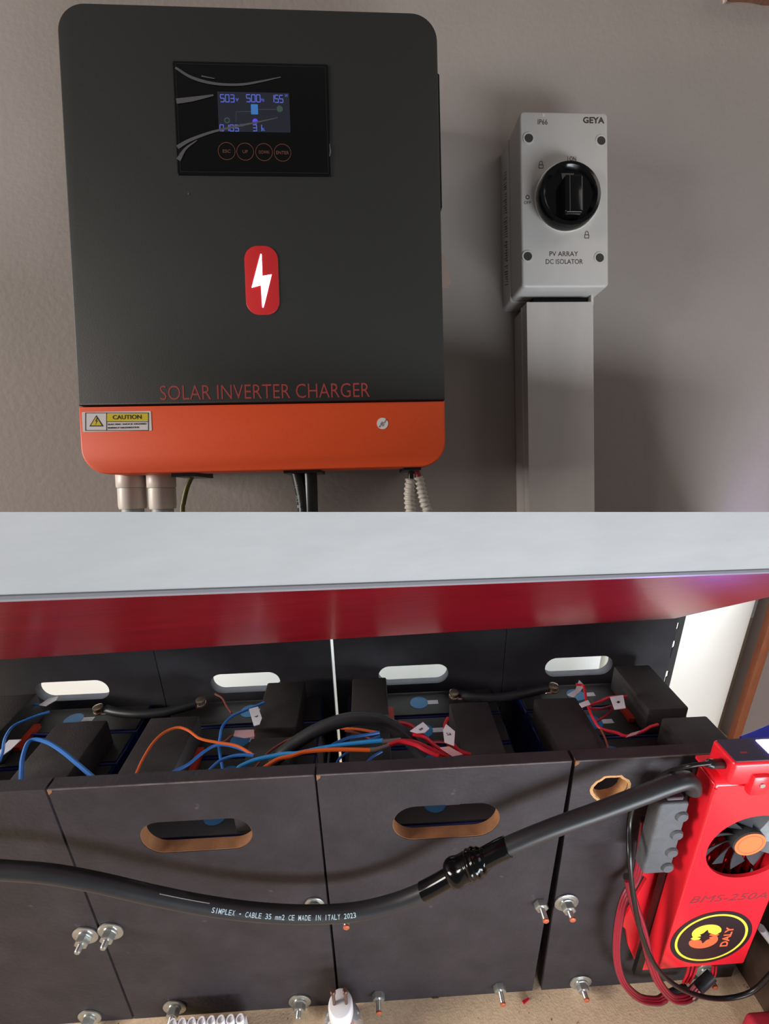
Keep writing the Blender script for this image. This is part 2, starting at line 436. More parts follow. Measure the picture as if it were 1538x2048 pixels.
for s_, px, py in (('v', 472, 205), ('Hz', 523, 205), ('W', 570, 197), ('W', 481, 256), ('%', 524, 264)):
    q0 = I(px, py); q1 = I(px + 6, py - 6)
    part('unit_lettering', text(s_, q0.x, q0.y, q1.x, q1.y, Z1 + .0002), lcd_blue, disp)
def ipoly(pts, n): return [tuple(I(x, y, n)[:2]) for x, y in pts][::-1]
part('screen_icon', prism(rr(I(503, 232).x, I(503, 231).y, I(517, 230).x, I(510, 211).y, .0005), Z1 + .0002, Z1 + .0003), lcd_cyan, disp, 'pale blue inverter icon')
part('screen_icon', prism(circ(*I(511, 245)[:2], .0021, 16), Z1 + .0002, Z1 + .0003), lcd_violet, disp, 'violet battery icon')
part('screen_icon', prism(circ(*I(560, 220)[:2], .0024, 16), Z1 + .0002, Z1 + .0003), lcd_dim, disp)
part('screen_icon', plate(circ(*I(455, 243)[:2], .0022, 16), [circ(*I(455, 243)[:2], .0014, 16)], Z1 + .0002, Z1 + .0003), lcd_dim, disp)
part('screen_icon', strokes([line2(I(473, 226)[:2], I(473, 246)[:2], .0003), line2(I(473, 226)[:2], I(503, 225)[:2], .0003), line2(I(517, 221)[:2], I(553, 221)[:2], .0003)], Z1 + .0002, .0001), lcd_dim, disp)
for s_, px, py in (('ESC', 454, 304), ('UP', 491, 305), ('DOWN', 528.5, 306), ('ENTER', 565.5, 307)):
    c0 = I(px, py)
    bt = part('touch_button', plate(circ(c0.x, c0.y, .0066, 40), [circ(c0.x, c0.y, .0063, 40)], Z1, Z1 + .00015), touch_ring, disp, 'orange ring marked ' + s_)
    wd_ = len(s_) * .00098
    part('button_lettering', text(s_, c0.x - wd_, c0.y - .0012, c0.x + wd_, c0.y + .0012, Z1), touch_ring, disp)
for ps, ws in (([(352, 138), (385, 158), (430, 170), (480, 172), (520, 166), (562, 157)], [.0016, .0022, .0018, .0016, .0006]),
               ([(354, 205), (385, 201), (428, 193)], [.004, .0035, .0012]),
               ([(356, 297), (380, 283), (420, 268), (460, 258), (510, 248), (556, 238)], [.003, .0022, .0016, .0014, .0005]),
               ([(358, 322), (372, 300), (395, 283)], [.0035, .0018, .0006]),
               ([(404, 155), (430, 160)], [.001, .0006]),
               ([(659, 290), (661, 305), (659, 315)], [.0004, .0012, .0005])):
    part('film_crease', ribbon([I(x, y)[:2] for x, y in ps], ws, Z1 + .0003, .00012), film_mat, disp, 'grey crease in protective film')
# badge
a0, a1 = I(489, 560), I(558, 560); b0, b1 = I(523, 630), I(523, 492)
badge = part('badge', prism(rr(a0.x + .0006, b0.y, a1.x - .0002, b1.y, .0105, 10), IN - .001, IN + .0006, .0003), red_badge, inv, 'red rounded badge')
bolt = [(521.5, 509), (523.5, 509.5), (525, 553), (543.5, 550), (529.5, 608), (527, 616), (525, 615), (522.5, 571), (504, 576)]
part('lightning_bolt', prism(ipoly(bolt, IN), IN + .0006, IN + .0009), bolt_glow, badge, 'glowing white lightning bolt')
# lettering
def ilet(name, s_, x0, y0, x1, y1, mat, par, z=IN, bold=0.0, ang=0):
    A = I(x0, y1); B = I(x1, y0); mid = (A + B) / 2
    mb = text(s_, A.x, A.y, B.x, B.y, 0, .00012, bold)
    rz = Matrix.Rotation(math.radians(ang), 3, 'Z')
    mb.map(lambda v: rz @ (v - Vector((mid.x, mid.y, 0))) + Vector((mid.x, mid.y, z)))
    return part(name, mb, mat, par)
ilet('lettering', 'SOLAR INVERTER CHARGER', 321, 765.5, 739, 800.5, print_red, inv, bold=-.006, ang=0)
# caution sticker
A, B = I(166, 864), I(302, 822)
st = part('caution_sticker', prism(rr(A.x, A.y, B.x, B.y, .0008), IN, IN + .0002), sticker_white, inv, 'white and yellow caution sticker')
Zs = IN + .0002
def ib(x0, y0, x1, y1): a_, b_ = I(x0, y1), I(x1, y0); return rr(a_.x, a_.y, b_.x, b_.y, 0)
def il(xa, ya, xb, yb_, wd_=.0005): return line2(I(xa, ya)[:2], I(xb, yb_)[:2], wd_)
part('sticker_frame', strokes([il(171, 826, 297.5, 826), il(171, 861, 297.5, 861), il(171.5, 825.5, 171.5, 861.5), il(297, 825.5, 297, 861.5), il(213.5, 826, 213.5, 861), il(213.5, 843.5, 297, 843.5)], Zs, .00012), ink, st)
part('yellow_field', prism(ib(214.2, 826.5, 296, 843), Zs, Zs + .00008), sticker_yellow, st)
ilet('lettering', 'CAUTION', 226, 829.5, 283, 839, ink, st, Zs + .0001, .012)
ilet('lettering', 'ELECTRIC SHOCK HAZARD', 216.5, 846, 292.5, 850.5, ink, st, Zs + .0001)
ilet('lettering', 'ENERGY HAZARDOUS', 216.5, 853, 278, 857.5, ink, st, Zs + .0001)
part('warning_triangle', prism(ipoly([(179, 853), (207.5, 853), (193, 830.5)], IN), Zs, Zs + .00012), ink, st)
part('triangle_field', prism(ipoly([(182.5, 851), (204, 851), (193, 834)], IN), Zs, Zs + .0002), sticker_yellow, st)
part('shock_symbol', prism(ipoly([(194, 836), (190.5, 843), (193.5, 842.5), (191.5, 850), (196.5, 841), (193.5, 841.5), (196, 836)], IN), Zs, Zs + .00026), ink, st)
c0 = I(765, 847)
rs = part('round_sticker', prism(circ(c0.x, c0.y, .0046, 28), IN, IN + .0002), sticker_white, inv, 'small round white inspection sticker')
ilet('lettering', 'QC PASS', 761, 844, 777, 847.5, ink, rs, IN + .0002, .0, 58)
ilet('lettering', 'M-002', 756, 847, 768, 851, ink, rs, IN + .0002, .0, 58)
c0 = I(377, 388); part('dust_speck', prism(circ(c0.x, c0.y, .0007, 8), IN, IN + .0003), film_mat, inv)
def endpt(px, n):     # point where a hanging cable meets the shelf top
    u = W(px, 1030, n).x; lo = W(px, 1030, n).y
    for i in range(200):
        v = lo - i * .001; p = R.transposed() @ (wl(u, v, n) - C); t = (p - O0).dot(ph)
        if p.y >= SL * t - .012: return Vector((u, v, n))
    return Vector((u, lo - .05, n))
# glands
def vert_lathe(prof, px, n, seg=28, hexn=None):
    o = W(px, 950, n)
    mb = lathe(prof, seg if not hexn else hexn)
    return mb.map(lambda v: Vector((o.x + v.x, v.z, n + v.y)))
def vv(py, n, px=500): return W(px, py, n).y
for px in (262.5, 322.5):
    n = .062; ps = .395 / 874
    def gv(py): return W(px, py, n + .01).y
    g = part('cable_gland', vert_lathe([(.0106, gv(1018)), (.0112, gv(1012)), (.0112, gv(976)), (.0098, gv(974))], px, n), ivory, inv, 'ivory plastic cable gland')
    part('hex_nut', vert_lathe([(.0120, gv(975)), (.0126, gv(973)), (.0126, gv(944)), (.0120, gv(942))], px, n, hexn=8), ivory, g)
    vb_ = endpt(px, n + .012).y
    part('cable_tail', vert_lathe([(.0088, vb_), (.0088, gv(1016)), (.0075, gv(1014))], px, n), M('grey_cable', (170, 170, 170), .5), g)
for x0, x1, y0 in ((350, 398, 951), (570, 643, 944), (806, 840, 938)):
    A = I(x0, y0, .085); B = I(x1, y0, .085)
    part('terminal_plate', box((A.x, A.y - .0015, .05), (B.x, vB + .001, .092)), black_plastic, inv)

# loose cables below the inverter
def wtube(name, ppts, n, r, mat, label, cat, seg=12, group=None, rf=None, per=8):
    P = [W(x, y, nn if nn else n) for x, y, nn in ppts]
    return solo(name, tube(P, r, seg, per, rf), mat, label, cat, WALL, group)
def down(px, n): return (px, None, n)
def hang(name, ppts, n, r, mat, label, cat, group=None, rf=None, seg=12, per=8):
    P = [W(x, y, n) for x, y in ppts]; E_ = endpt(ppts[-1][0] + (ppts[-1][0] - ppts[-2][0]) * 1.0, n); P.append(E_)
    return solo(name, tube(P, r, seg, per, rf), mat, label, cat, WALL, group), P
hang('earth_wire', [(392, 946), (384, 953), (374, 975), (367, 1005), (365, 1030)], .07, .0021, earth_mat, 'thin green and yellow earth wire below the inverter', 'wire')
cb, Pc = hang('power_cable', [(593, 940), (599, 965), (606, 1000), (609, 1030)], .078, .0054, black_plastic, 'black power cable with white print below the inverter', 'cable', seg=16)
for s_, px, py in (('H', 592, 973), ('12E', 595, 997), ('-', 597, 1013)):
    a_ = W(px, py, .0836); h_ = .0022 if len(s_) < 2 else .0055
    mb = text(s_, -h_ / 2, -.0013, h_ / 2, .0013, 0, .0001)
    mb.map(lambda v: Vector((a_.x + v.y * -1 + .0002, a_.y + v.x, .0838)))
    part('printed_lettering', mb, print_white, cb)
hang('power_cable', [(620, 938), (621, 965), (622, 1000), (623, 1030)], .078, .0058, black_plastic, 'plain black power cable without print below the inverter', 'cable', seg=16)
for px, lab, mat, pth in ((819, 'left', black_plastic, [(822, 958), (819, 985), (820, 1010), (822, 1030)]), (845, 'right', wire_dkred, [(836, 954), (843, 985), (850, 1010), (855, 1030)])):
    def rf(s, a, f): return .0047 + .0006 * math.sin(2 * math.pi * s / .0040 + a)
    o_, P = hang('spiral_wrap', pth, .07, .0045, spiral_white,
                 'white spiral-wrapped cable with %s core below the inverter' % ('black' if px == 819 else 'red'), 'cable', rf=rf, seg=16, per=22)
    t_ = [W(828 if px == 819 else 826, 936, .07), W(pth[0][0] - .5, 948, .07), W(pth[0][0], 962, .07)]
    part('inner_core', tube(t_, .0024, 10), mat, o_, 'black inner wire' if px == 819 else 'dark red inner wire')

# ================================================================== ISOLATOR
DN = .052
def D(px, py, n=DN): return W(px, py, n)
x0, x1 = D(1042, 400).x, D(1217, 400).x; yt, yb = D(1130, 223).y, D(1130, 574).y
iso = thing('dc_isolator', 'pale grey photovoltaic isolator switch box with black rotary knob', 'switch box', Vector(((x0 + x1) / 2, yb, 0)), WALL)
part('base_box', prism(rr(x0 - .001, yb - .001, x1 + .001, yt + .001, .004), .0, .022, .001), iso_grey, iso)
lid = part('lid', prism(rr(x0, yb, x1, yt, .004), .0235, DN, .002), iso_grey, iso)
part('gasket', prism(rr(x0 + .0005, yb + .0005, x1 - .0005, yt - .0005, .004), .0205, .0237), M('gasket_grey', (120, 116, 112), .7), iso)
# side print
sp = []
random.seed(3)
yy = D(1010, 340, .02).y
for i in range(44):
    y_ = yy - i * .0026
    sp.append([(-.0185 + random.random() * .004, y_), (-.0065 - random.random() * .004, y_ + .004), (-.0065, y_ + .0048), (-.0175, y_ + .0012)])
spm = MB()
for i, pl in enumerate(sp):
    if i % 9 in (7,): continue
    vs = [Vector((x0 - .0011, p[1], -p[0])) for p in pl] + [Vector((x0 - .0008, p[1], -p[0])) for p in pl]
    spm.add(vs, [(0, 1, 2, 3), (7, 6, 5, 4), (0, 4, 5, 1), (1, 5, 6, 2), (2, 6, 7, 3), (3, 7, 4, 0)])
part('side_print', spm, M('faint_print', (104, 100, 96), .7), iso, 'faint slanted printed text on the side')
for px, py in ((1057, 277), (1202, 282), (1055, 513), (1199, 516)):
    c0 = D(px, py)
    s_ = part('screw_hole', plate(circ(c0.x, c0.y, .0052, 24), [circ(c0.x, c0.y, .0040, 24)], DN - .001, DN + .0007), iso_grey, lid)
    part('recessed_screw', prism(circ(c0.x, c0.y, .0042, 24), DN - .001, DN + .0003), iso_dark, lid, 'dark recessed screw')
kc = D(1139, 392, .060); 
def axis_lathe(prof, c, seg=40): return lathe(prof, seg).map(lambda v: Vector((c.x + v.x, c.y + v.y, v.z)))
col = part('knob_collar', axis_lathe([(.0300, DN - .001), (.0300, DN + .005), (.0285, DN + .0065)], D(1132, 398)), M('white_collar', (226, 222, 214), .25), iso, 'glossy white collar ring')
kc = D(1141, 386, DN + .016)
knob = part('rotary_knob', axis_lathe([(.0265, DN + .005), (.0284, DN + .009), (.0284, DN + .014), (.0274, DN + .0165), (.0245, DN + .0168), (.0215, DN + .0135)], kc), black_gloss, iso, 'round glossy black rotary knob')
h0, h1 = D(1122, 440, DN + .02), D(1161, 362, DN + .02)
part('handle_bar', prism(rr(kc.x - .0082, kc.y - .0210, kc.x + .0082, kc.y + .0112, .002), DN + .012, DN + .0235, .0018), black_gloss, knob)
part('position_window', prism([(kc.x - .0058, kc.y + .0120), (kc.x + .0030, kc.y + .0120), (kc.x + .0042, kc.y + .0182), (kc.x - .0070, kc.y + .0182)], DN + .013, DN + .0142), M('window_grey', (92, 86, 84), .4), knob, 'small grey window marked I ON')
mb = text('I ON', kc.x - .004, kc.y + .0132, kc.x + .0018, kc.y + .0158, DN + .0143); part('lettering', mb, ink, knob)
part('indicator_line', box((kc.x - .0044, kc.y - .0200, DN + .0233), (kc.x - .0039, kc.y + .010, DN + .0237)), M('line_grey', (70, 70, 72), .3), knob)
def dlet(s_, xa, ya, xb, yb_, bold=.004):
    A, B = D(xa, yb_), D(xb, ya); return part('lettering', text(s_, A.x, A.y, B.x, B.y, DN, .00012, bold), ink_brown, lid)
dlet('IP66', 1075.5, 239, 1095, 249)
dlet('GEYA', 1166, 234.5, 1208.5, 246.5, .03)
dlet('I ON', 1135, 313, 1152, 322)
dlet('OFF', 1047.5, 402.5, 1062, 408)
dlet('PV ARRAY', 1099, 503, 1156, 512.5)
dlet('DC ISOLATOR', 1091.5, 518.5, 1165.5, 528)
c0 = D(1055, 394.5); part('off_symbol', plate(circ(c0.x, c0.y, .0019, 20), [circ(c0.x, c0.y, .0012, 20)], DN, DN + .00015), ink_brown, lid)
for px, py in ((1082, 331), (1173.5, 471)):
    c0 = D(px, py); s_ = .0022
    mb = join(plate(rr(c0.x - s_, c0.y - .0026, c0.x + s_, c0.y + .0008, 0), [rr(c0.x - s_ + .0005, c0.y - .0021, c0.x + s_ - .0005, c0.y + .0003, 0)], DN, DN + .00015),
              plate(rr(c0.x - .0016, c0.y + .0006, c0.x + .0016, c0.y + .0040, (0, .0016, .0016, 0)), [rr(c0.x - .0011, c0.y + .0007, c0.x + .0011, c0.y + .0035, (0, .0011, .0011, 0))], DN, DN + .00015))
    part('padlock_symbol', mb, ink_brown, lid)
c0 = D(1086, 224); c0 = D(1087, 230); part('moulded_mark', prism(rr(c0.x - .0012, c0.y - .001, c0.x + .0012, c0.y + .001, 0), DN - .0004, DN + .0002), M('mould_mark', (214, 210, 206), .3), lid)

# ================================================================== TRUNKING
TN = .040
a0, a1 = W(1056, 800, TN).x, W(1187.5, 800, TN).x; tt = W(1120, 604, TN).y
tb = min(wall_bottom(a0), wall_bottom(a1))
trk = thing('cable_trunking', 'tall white cable trunking running down from the isolator', 'trunking', Vector(((a0 + a1) / 2, tb, 0)), WALL)
bott = lambda u, n: endpt_uv(u, n)
def endpt_uv(u, n):
    for i in range(300):
        v = .02 - i * .001; p = R.transposed() @ (wl(u, v, n) - C); t = (p - O0).dot(ph)
        if p.y >= SL * t - .002: return v
    return -.08
def tr_box(ua, ub, na, nb, top):
    vs = []
    for n_ in (na, nb):
        vs += [Vector((ua, endpt_uv(ua, n_), n_)), Vector((ub, endpt_uv(ub, n_), n_)), Vector((ub, top, n_)), Vector((ua, top, n_))]
    return MB().add(vs, [(3, 2, 1, 0), (4, 5, 6, 7), (0, 1, 5, 4), (1, 2, 6, 5), (2, 3, 7, 6), (3, 0, 4, 7)])
part('channel_base', join(tr_box(a0 + .0012, a0 + .003, 0, TN - .004, tt - .001), tr_box(a1 - .003, a1 - .0012, 0, TN - .004, tt - .001), tr_box(a0 + .0012, a1 - .0012, 0, .002, tt - .001)), trunk_white, trk)
part('clip_on_cover', join(tr_box(a0, a1, TN - .002, TN, tt), tr_box(a0, a0 + .0018, TN - .012, TN - .002, tt), tr_box(a1 - .0018, a1, TN - .012, TN - .002, tt)), trunk_white, trk)
part('rib', tr_box(a0 - .0006, a0 + .0005, TN - .0145, TN - .012, tt), trunk_white, trk)
A = W(1066, 604, .03); B = W(1178, 604, .03)
part('cable_entry', box((A.x, tt - .004, .006), (B.x, yb + .001, .030)), M('entry_dark', (26, 24, 24), .7), iso, 'dark cable entry under the box')
A = W(1176, 600, .03)
part('entry_clip', box((A.x, tt - .001, .02), (A.x + .0022, yb + .0005, .036)), ivory, iso)

# wooden piece in the top right corner
o = W(1452, 8, .03)
solo('wooden_offcut', join(prism(ipoly([(1455, -40), (1455, 2), (1464, 5), (1480, 4), (1500, 6), (1525, 11), (1600, 14), (1600, -40)], .0), .0, .03)), wood_brown, 'rough brown wooden offcut at the top right corner of the wall', 'wood', WALL)
solo('torn_paper_scrap', prism(ipoly([(1444, -30), (1446, 8), (1450, 7), (1454, 0), (1453, -30)], .0), .0, .002), M('beige_scrap', (196, 176, 158), .8), 'tiny beige scrap beside the wooden offcut at the top right', 'scrap', WALL)

# ================================================================== BATTERY PACKS
HB = .376; PY = .012; YB = .211
XE = [-.549, -.3045, -.0601, .1848, .430]
def fx(px, py): return F(px, py).x
fronts = [((-.549, -.3062), (-.549, -.3062)), ((-.3038, -.0612), (-.3034, -.0612)), ((-.0592, .1822), (-.0578, fx(1065, 1978))), ((.1858, .430), (fx(1083, 1981), .430))]
packs = ['leftmost battery pack in a black board frame, cut by the picture edge',
         'battery pack in black board frame left of the halogen lamp, handle slot showing blue wire',
         'battery pack in black board frame right of the halogen lamp, under the taped cable joint',
         'rightmost battery pack in black board frame behind the red management unit']
rods = [[(-.3205, .165, 1), (-.353, .0125, 1)],
        [(-.2933, .169, 1), (-.2527, .0196, 1), (-.1056, .0139, 1), (F(634, 1806).x - .0025, F(634, 1806).z, 2)],
        [(F(694, 1817).x, F(694, 1817).z, 0), (-.0111, .017, 0), (.1358, .016, 0), (.1715, .169, 0)],
        [(.2007, .168, 1), (.2367, .0125, 1), (.392, .02, 1)]]
back_slots = [(-.4795, -.3785, .307), (-.236, -.138, .307), (.003, .104, .307), (.246, .346, .308)]
front_slots = [None, (-.2345, -.1268, .3045, .043), (.0108, .1180, .304, .047), None]
covers = [[(-.402, -.340, .062, .142), (-.520, -.462, .116, .194), (-.520, -.462, .018, .102)],
          [(-.287, -.226, .062, .142), (-.151, -.099, .114, .194), (-.151, -.099, .018, .10)],
          [(.0925, .143, .062, .142), (-.0335, .0135, .125, .194), (-.0335, .0135, .018, .10)],
          [(.2030, .2585, .062, .142), (.3370, .3880, .112, .194), (.3440, .4000, .018, .099)]]
gaps = [(-.549, -.3052), (-.3040, -.0635), (-.0585, .1842), (.1852, .430)]
hexo = [(math.cos(math.pi / 3 * k), math.sin(math.pi / 3 * k)) for k in range(6)]
def outaxis(prof, x, z, seg=24):
    return lathe(prof, seg).map(lambda v: Vector((x + v.x, -v.z, z + v.y)))
for i in range(4):
    (xa, xb), (xc, xd) = fronts[i]
    pk = thing('battery_pack', packs[i], 'battery pack', Vector(((xa + xb) / 2, YB / 2, 0)), group='battery packs in black frames under the shelf')
    outl = [(xc, 0), (xd, 0), (xb, HB), (xa, HB)]
    holes = []
    if front_slots[i]: holes = [slot(*front_slots[i])]
    if i == 3:
        hc = Vector((.2247, .337)); random.seed(5)
        hr = [(.019, .020)]
        ragged = [(hc.x + .0172 * math.cos(a) * random.uniform(.9, 1.06), hc.y + .0165 * math.sin(a) * random.uniform(.9, 1.08)) for a in [2 * math.pi * k / 22 for k in range(22)]]
        holes = [ragged]
    fp = part('front_panel', plate(outl, holes, -PY, 0).map(FR), mdf_black, pk)
    # pale worn line along the top front edge
    if i > 0:
        part('worn_edge', box((xa + .001, -.0004, HB - .0012), (xb - .001, .0004, HB + .0002)), M('worn_edge', (92, 84, 84), .7, var=.5, scale=60), fp, 'worn paler top edge')
        chip = prism([(xa, HB - .007), (xa + .0035, HB - .004), (xa + .004, HB - .0005), (xa, HB - .0002)], -.004, .0003).map(FR)
        part('chipped_corner', chip, mdf_raw, fp, 'bare brown chip at the top corner')
    for hl in holes:
        n = len(hl); vs = []
        dd = 1.0
        for z_ in (-PY, -.0006): vs += [(x, z, z_) for x, z in hl]
        ins = inset(hl, .0006)
        for z_ in (-PY, -.0006): vs += [(x, z, z_) for x, z in ins]
        fs = []
        for k in range(n):
            j = (k + 1) % n
            fs += [(k, j, n + j, n + k), (2 * n + k, 3 * n + k, 3 * n + j, 2 * n + j), (k, 2 * n + k, 2 * n + j, j), (n + k, n + j, 3 * n + j, 3 * n + k)]
        part('slot_lining' if i < 3 else 'splintered_rim', MB().add(vs, fs).map(FR), mdf_raw if i < 3 else mdf_tan, fp, 'bare brown board inside the handle slot' if i < 3 else 'pale splintered wood round the broken hole')
    if i == 3:   # splinters round the broken hole
        rim = [(x + (x - hc.x) * .16, z + (z - hc.y) * .16) for x, z in ragged]
        part('splintered_rim', plate(rim, [ragged], -.001, .0006).map(FR), mdf_tan, fp)
    bs = back_slots[i]; ga, gb = gaps[i]
    part('rear_panel', plate([(ga, 0), (gb, 0), (gb, HB + .025), (ga, HB + .025)], [slot(bs[0], bs[1], bs[2], .033)], -PY - YB, -YB).map(FR), mdf_black_back, pk)
    for (x, z, big) in rods[i]:
        rd = part('threaded_rod', outaxis([(.0032, -.2), (.0032, .0150), (.0026, .0160)], x, z, 16), zinc, pk)
        if big == 2:
            part('washer', outaxis([(.0098, .0), (.0104, .0004), (.0104, .0016), (.0098, .0020)], x, z), zinc, rd)
        elif big:
            part('washer', outaxis([(.0128, .0), (.0134, .0004), (.0134, .0016), (.0128, .0020)], x, z), zinc, rd)
            part('lock_washer', outaxis([(.0082, .002), (.0082, .0034), (.0075, .0038)], x, z), zinc, rd)
        nb = .0036 if big else .0002
        part('hex_nut', prism([(x + a * .0074, z + b * .0074) for a, b in hexo], nb, nb + .0062, .0012, 2).map(FR), zinc, rd)
        if i > 1: part('rod_tip', outaxis([(.0034, .0157), (.0034, .0172), (.0025, .0178)], x, z, 16), copper_tip, rd, 'orange painted rod tip')
    xm = (XE[i] + XE[i + 1]) / 2
    vx = [-.418, -.178, .0585, .283][i]
    for c in range(4):
        y0 = .0135 + c * .0490; y1 = y0 + .0482
        ce = part('battery_cell', box((xm - .105, y0, .004), (xm + .105, y1, .2785), .0012, 1), cell_blue, pk, 'blue film-wrapped battery cell')
        tp = part('cell_lid', box((xm - .103, y0 + .003, .2785), (xm + .103, y1 - .003, .2805), .0005, 1), cell_top, ce)
        part('vent_film', lathe([(.0125, .2804), (.0125, .2809)], 28).map(lambda v, xx=vx, yy_=(y0 + y1) / 2: Vector((xx + v.x, yy_ + v.y * .9, v.z))), vent_blue, ce, 'round blue vent film')
        part('white_label', box((vx + .012, (y0 + y1) / 2 - .0035, .2804), (vx + .027, (y0 + y1) / 2 + .0035, .2807)), paper, ce)
    for k, (ca, cb_, cy0, cy1) in enumerate(covers[i]):
        part('busbar_cover', box((ca, cy0, .2808), (cb_, cy1, .320 if k else .318), .0022, 2), cover_black, pk, 'black block covering a busbar')
        xi = cb_ + .0002 if (k == 0) == (i in (1, 3)) else ca - .0002
        sgn = 1 if (k == 0) == (i in (1, 3)) else -1
        part('busbar_edge', box((min(xi, xi + sgn * .008), cy0 + .02, .2808), (max(xi, xi + sgn * .008), cy1 - .02, .2868)), M('busbar_red', (196, 56, 34), .5), pk, 'red insulated busbar edge')

# red terminal sleeve on the rightmost pack
c_ = T(1287, 1484, .30)
solo('red_terminal_cap', join(lathe([(.019, .282), (.020, .287), (.019, .3055), (.010, .307)], 24).map(lambda v: Vector((.336 + v.x * .8, .034 + v.y * .55, v.z)))), M('red_cap', (214, 48, 44), .45), 'red round terminal cap at the front of the rightmost battery pack', 'cap')
tc = bpy.data.objects['red_terminal_cap']
part('yellow_mark', lathe([(.006, .3065), (.006, .3076)], 12).map(lambda v: Vector((.337 + v.x, .035 + v.y * .6, v.z))), sticker_yellow, tc)

# ================================================================== SMALL WIRES OVER THE PACKS
def TT(pts, z0=None):
    return [T(p[0], p[1], p[2] if len(p) > 2 else z0) for p in pts]
def wire(pts, r, mat, label, z=.325, name='sense_wire', cat='wire', group='thin sense wires over the packs'):
    return solo(name, tube(TT(pts, z), r, 8, 6), mat, label, cat, group=group)
def tagp(o, quad, z, mat=paper, mark=None, dz=.0):
    n = len(quad); P = [T(x, y, z + dz * (i in (1, 2))) for i, (x, y) in enumerate(quad)]
    up = Vector((0, 0, .0009)); vs = [p + Vector((0, 0, 0)) for p in P] + [p + up for p in P]
    fs = [tuple(range(n)), tuple(range(2 * n - 1, n - 1, -1))] + [(i, n + i, n + (i + 1) % n, (i + 1) % n) for i in range(n)]
    t_ = part('tag', MB().add(vs, fs), mat, o, 'folded paper marker tag')
    if mark:
        c_ = sum(P, Vector()) / n + Vector((0, 0, .0011)); h = .0042
        mb = text(mark, -h * .5 * len(mark) * .6, -h / 2, h * .5 * len(mark) * .6, h / 2, 0, .0001, .02)
        ang = Matrix.Rotation(math.radians(-60), 3, 'Z')
        mb.map(lambda v: c_ + ang @ v); part('tag_mark', mb, ink, o)
    return t_
rw = .00165
o = wire([(-2, 1525), (5, 1505), (10, 1477), (26, 1453), (52, 1440), (78, 1430), (99, 1424)], rw, wire_blue, 'blue wire curving up from the left picture edge to a vent', .33)
tagp(o, [(-4, 1507), (18, 1481), (43, 1480), (22, 1500), (8, 1510)], .322)
wire([(42, 1562), (43, 1540), (45, 1516), (55, 1487), (70, 1479), (96, 1485), (125, 1503), (153, 1526), (188, 1556)], rw * 1.35, wire_blue, 'bright blue wire arching above the second rod from the left edge', .345)
o = wire([(50, 1411), (62, 1410), (88, 1409), (97, 1405)], rw, wire_blue, 'short blue wire with white tag near the leftmost rear slot', .31)
tagp(o, [(78, 1411), (97, 1398), (117, 1393), (113, 1401), (92, 1413)], .312)
wire([(34, 1470), (60, 1469), (112, 1470)], .0013, M('wire_indigo', (58, 62, 170), .5), 'straight indigo wire lying on the leftmost pack', .285)
wire([(268, 1556), (273, 1546), (286, 1518), (307, 1485), (330, 1464), (356, 1455), (377, 1461), (400, 1477), (436, 1485), (475, 1492), (508, 1511)], rw * .9, wire_orange, 'long orange wire looping over the block of the second pack', .345)
wire([(342, 1548), (350, 1542), (376, 1529), (402, 1508), (428, 1492), (454, 1490), (485, 1499), (505, 1510)], rw, wire_blue, 'blue wire rising beside the orange loop on the second pack', .335)
wire([(414, 1546), (421, 1538), (441, 1521), (467, 1512), (490, 1510), (508, 1511)], rw, wire_blue, 'short blue wire arching low behind the front board of the second pack', .345)
o = wire([(446, 1540), (440, 1510), (438, 1490), (440, 1475), (445, 1453), (464, 1433), (490, 1421), (529, 1405)], rw, wire_blue, 'blue wire with white tag bending past the vent of the second pack', .33)
tagp(o, [(498, 1419), (516, 1414), (524, 1437), (519, 1450), (508, 1453)], .335, mark='>')
o = wire([(432, 1487), (450, 1482), (468, 1470), (500, 1468), (512, 1462)], rw * .7, wire_brown, 'dark brown wire with pink tag on the second pack', .322)
tagp(o, [(467, 1473), (470, 1462), (508, 1460), (509, 1474), (490, 1477)], .326, paper_pink)
wire([(430, 1388), (444, 1396), (453, 1412), (463, 1426)], rw * .7, wire_brown, 'thin brown wire dropping from the lug of the second pack', .315)
wire([(474, 1540), (481, 1533), (506, 1522), (532, 1515), (571, 1508), (594, 1507), (636, 1498), (675, 1491), (714, 1486), (766, 1481)], rw * 1.35, wire_bright, 'long bright blue wire running right to a grey splice', .352)
o = wire([(526, 1538), (535, 1531), (558, 1518), (584, 1512), (610, 1504), (649, 1500), (688, 1499), (742, 1500)], rw * 1.25, wire_orange, 'long bright orange wire running right to a grey splice', .356)
wire([(506, 1540), (514, 1531), (537, 1505), (566, 1485), (612, 1463)], rw * .8, wire_brown, 'brown wire rising under the thick arched cable', .325)
wire([(680, 1456), (691, 1457), (720, 1459), (756, 1465)], rw * .9, wire_orange, 'short orange wire under the arch of the thick cable', .33)
wire([(664, 1490), (672, 1486), (696, 1476), (719, 1472), (759, 1465)], rw, wire_blue, 'blue wire crossing under the arch of the thick cable', .335)
wire([(690, 1461), (712, 1466), (735, 1474), (745, 1480)], rw * .8, wire_brown, 'short brown wire under the arch of the thick cable', .332)
wire([(672, 1528), (680, 1516), (698, 1502)], rw * .8, wire_blue, 'short dark blue wire left under the orange wire', .335)
wire([(733, 1525), (745, 1514), (764, 1503)], rw * .8, wire_blue, 'short dark blue wire right under the orange wire', .335)
wire([(700, 1490), (735, 1482), (760, 1473)], rw, wire_blue, 'blue wire joining the bright blue one before the splice', .346)
wire([(764, 1483), (780, 1482), (802, 1480)], rw * 1.4, wire_grey, 'grey splice between the bright blue and red wires', .352, name='wire_splice', group='grey wire splices')
wire([(740, 1500), (757, 1498), (778, 1491)], rw * 1.4, wire_grey, 'grey splice between the bright orange and red wires', .356, name='wire_splice', group='grey wire splices')
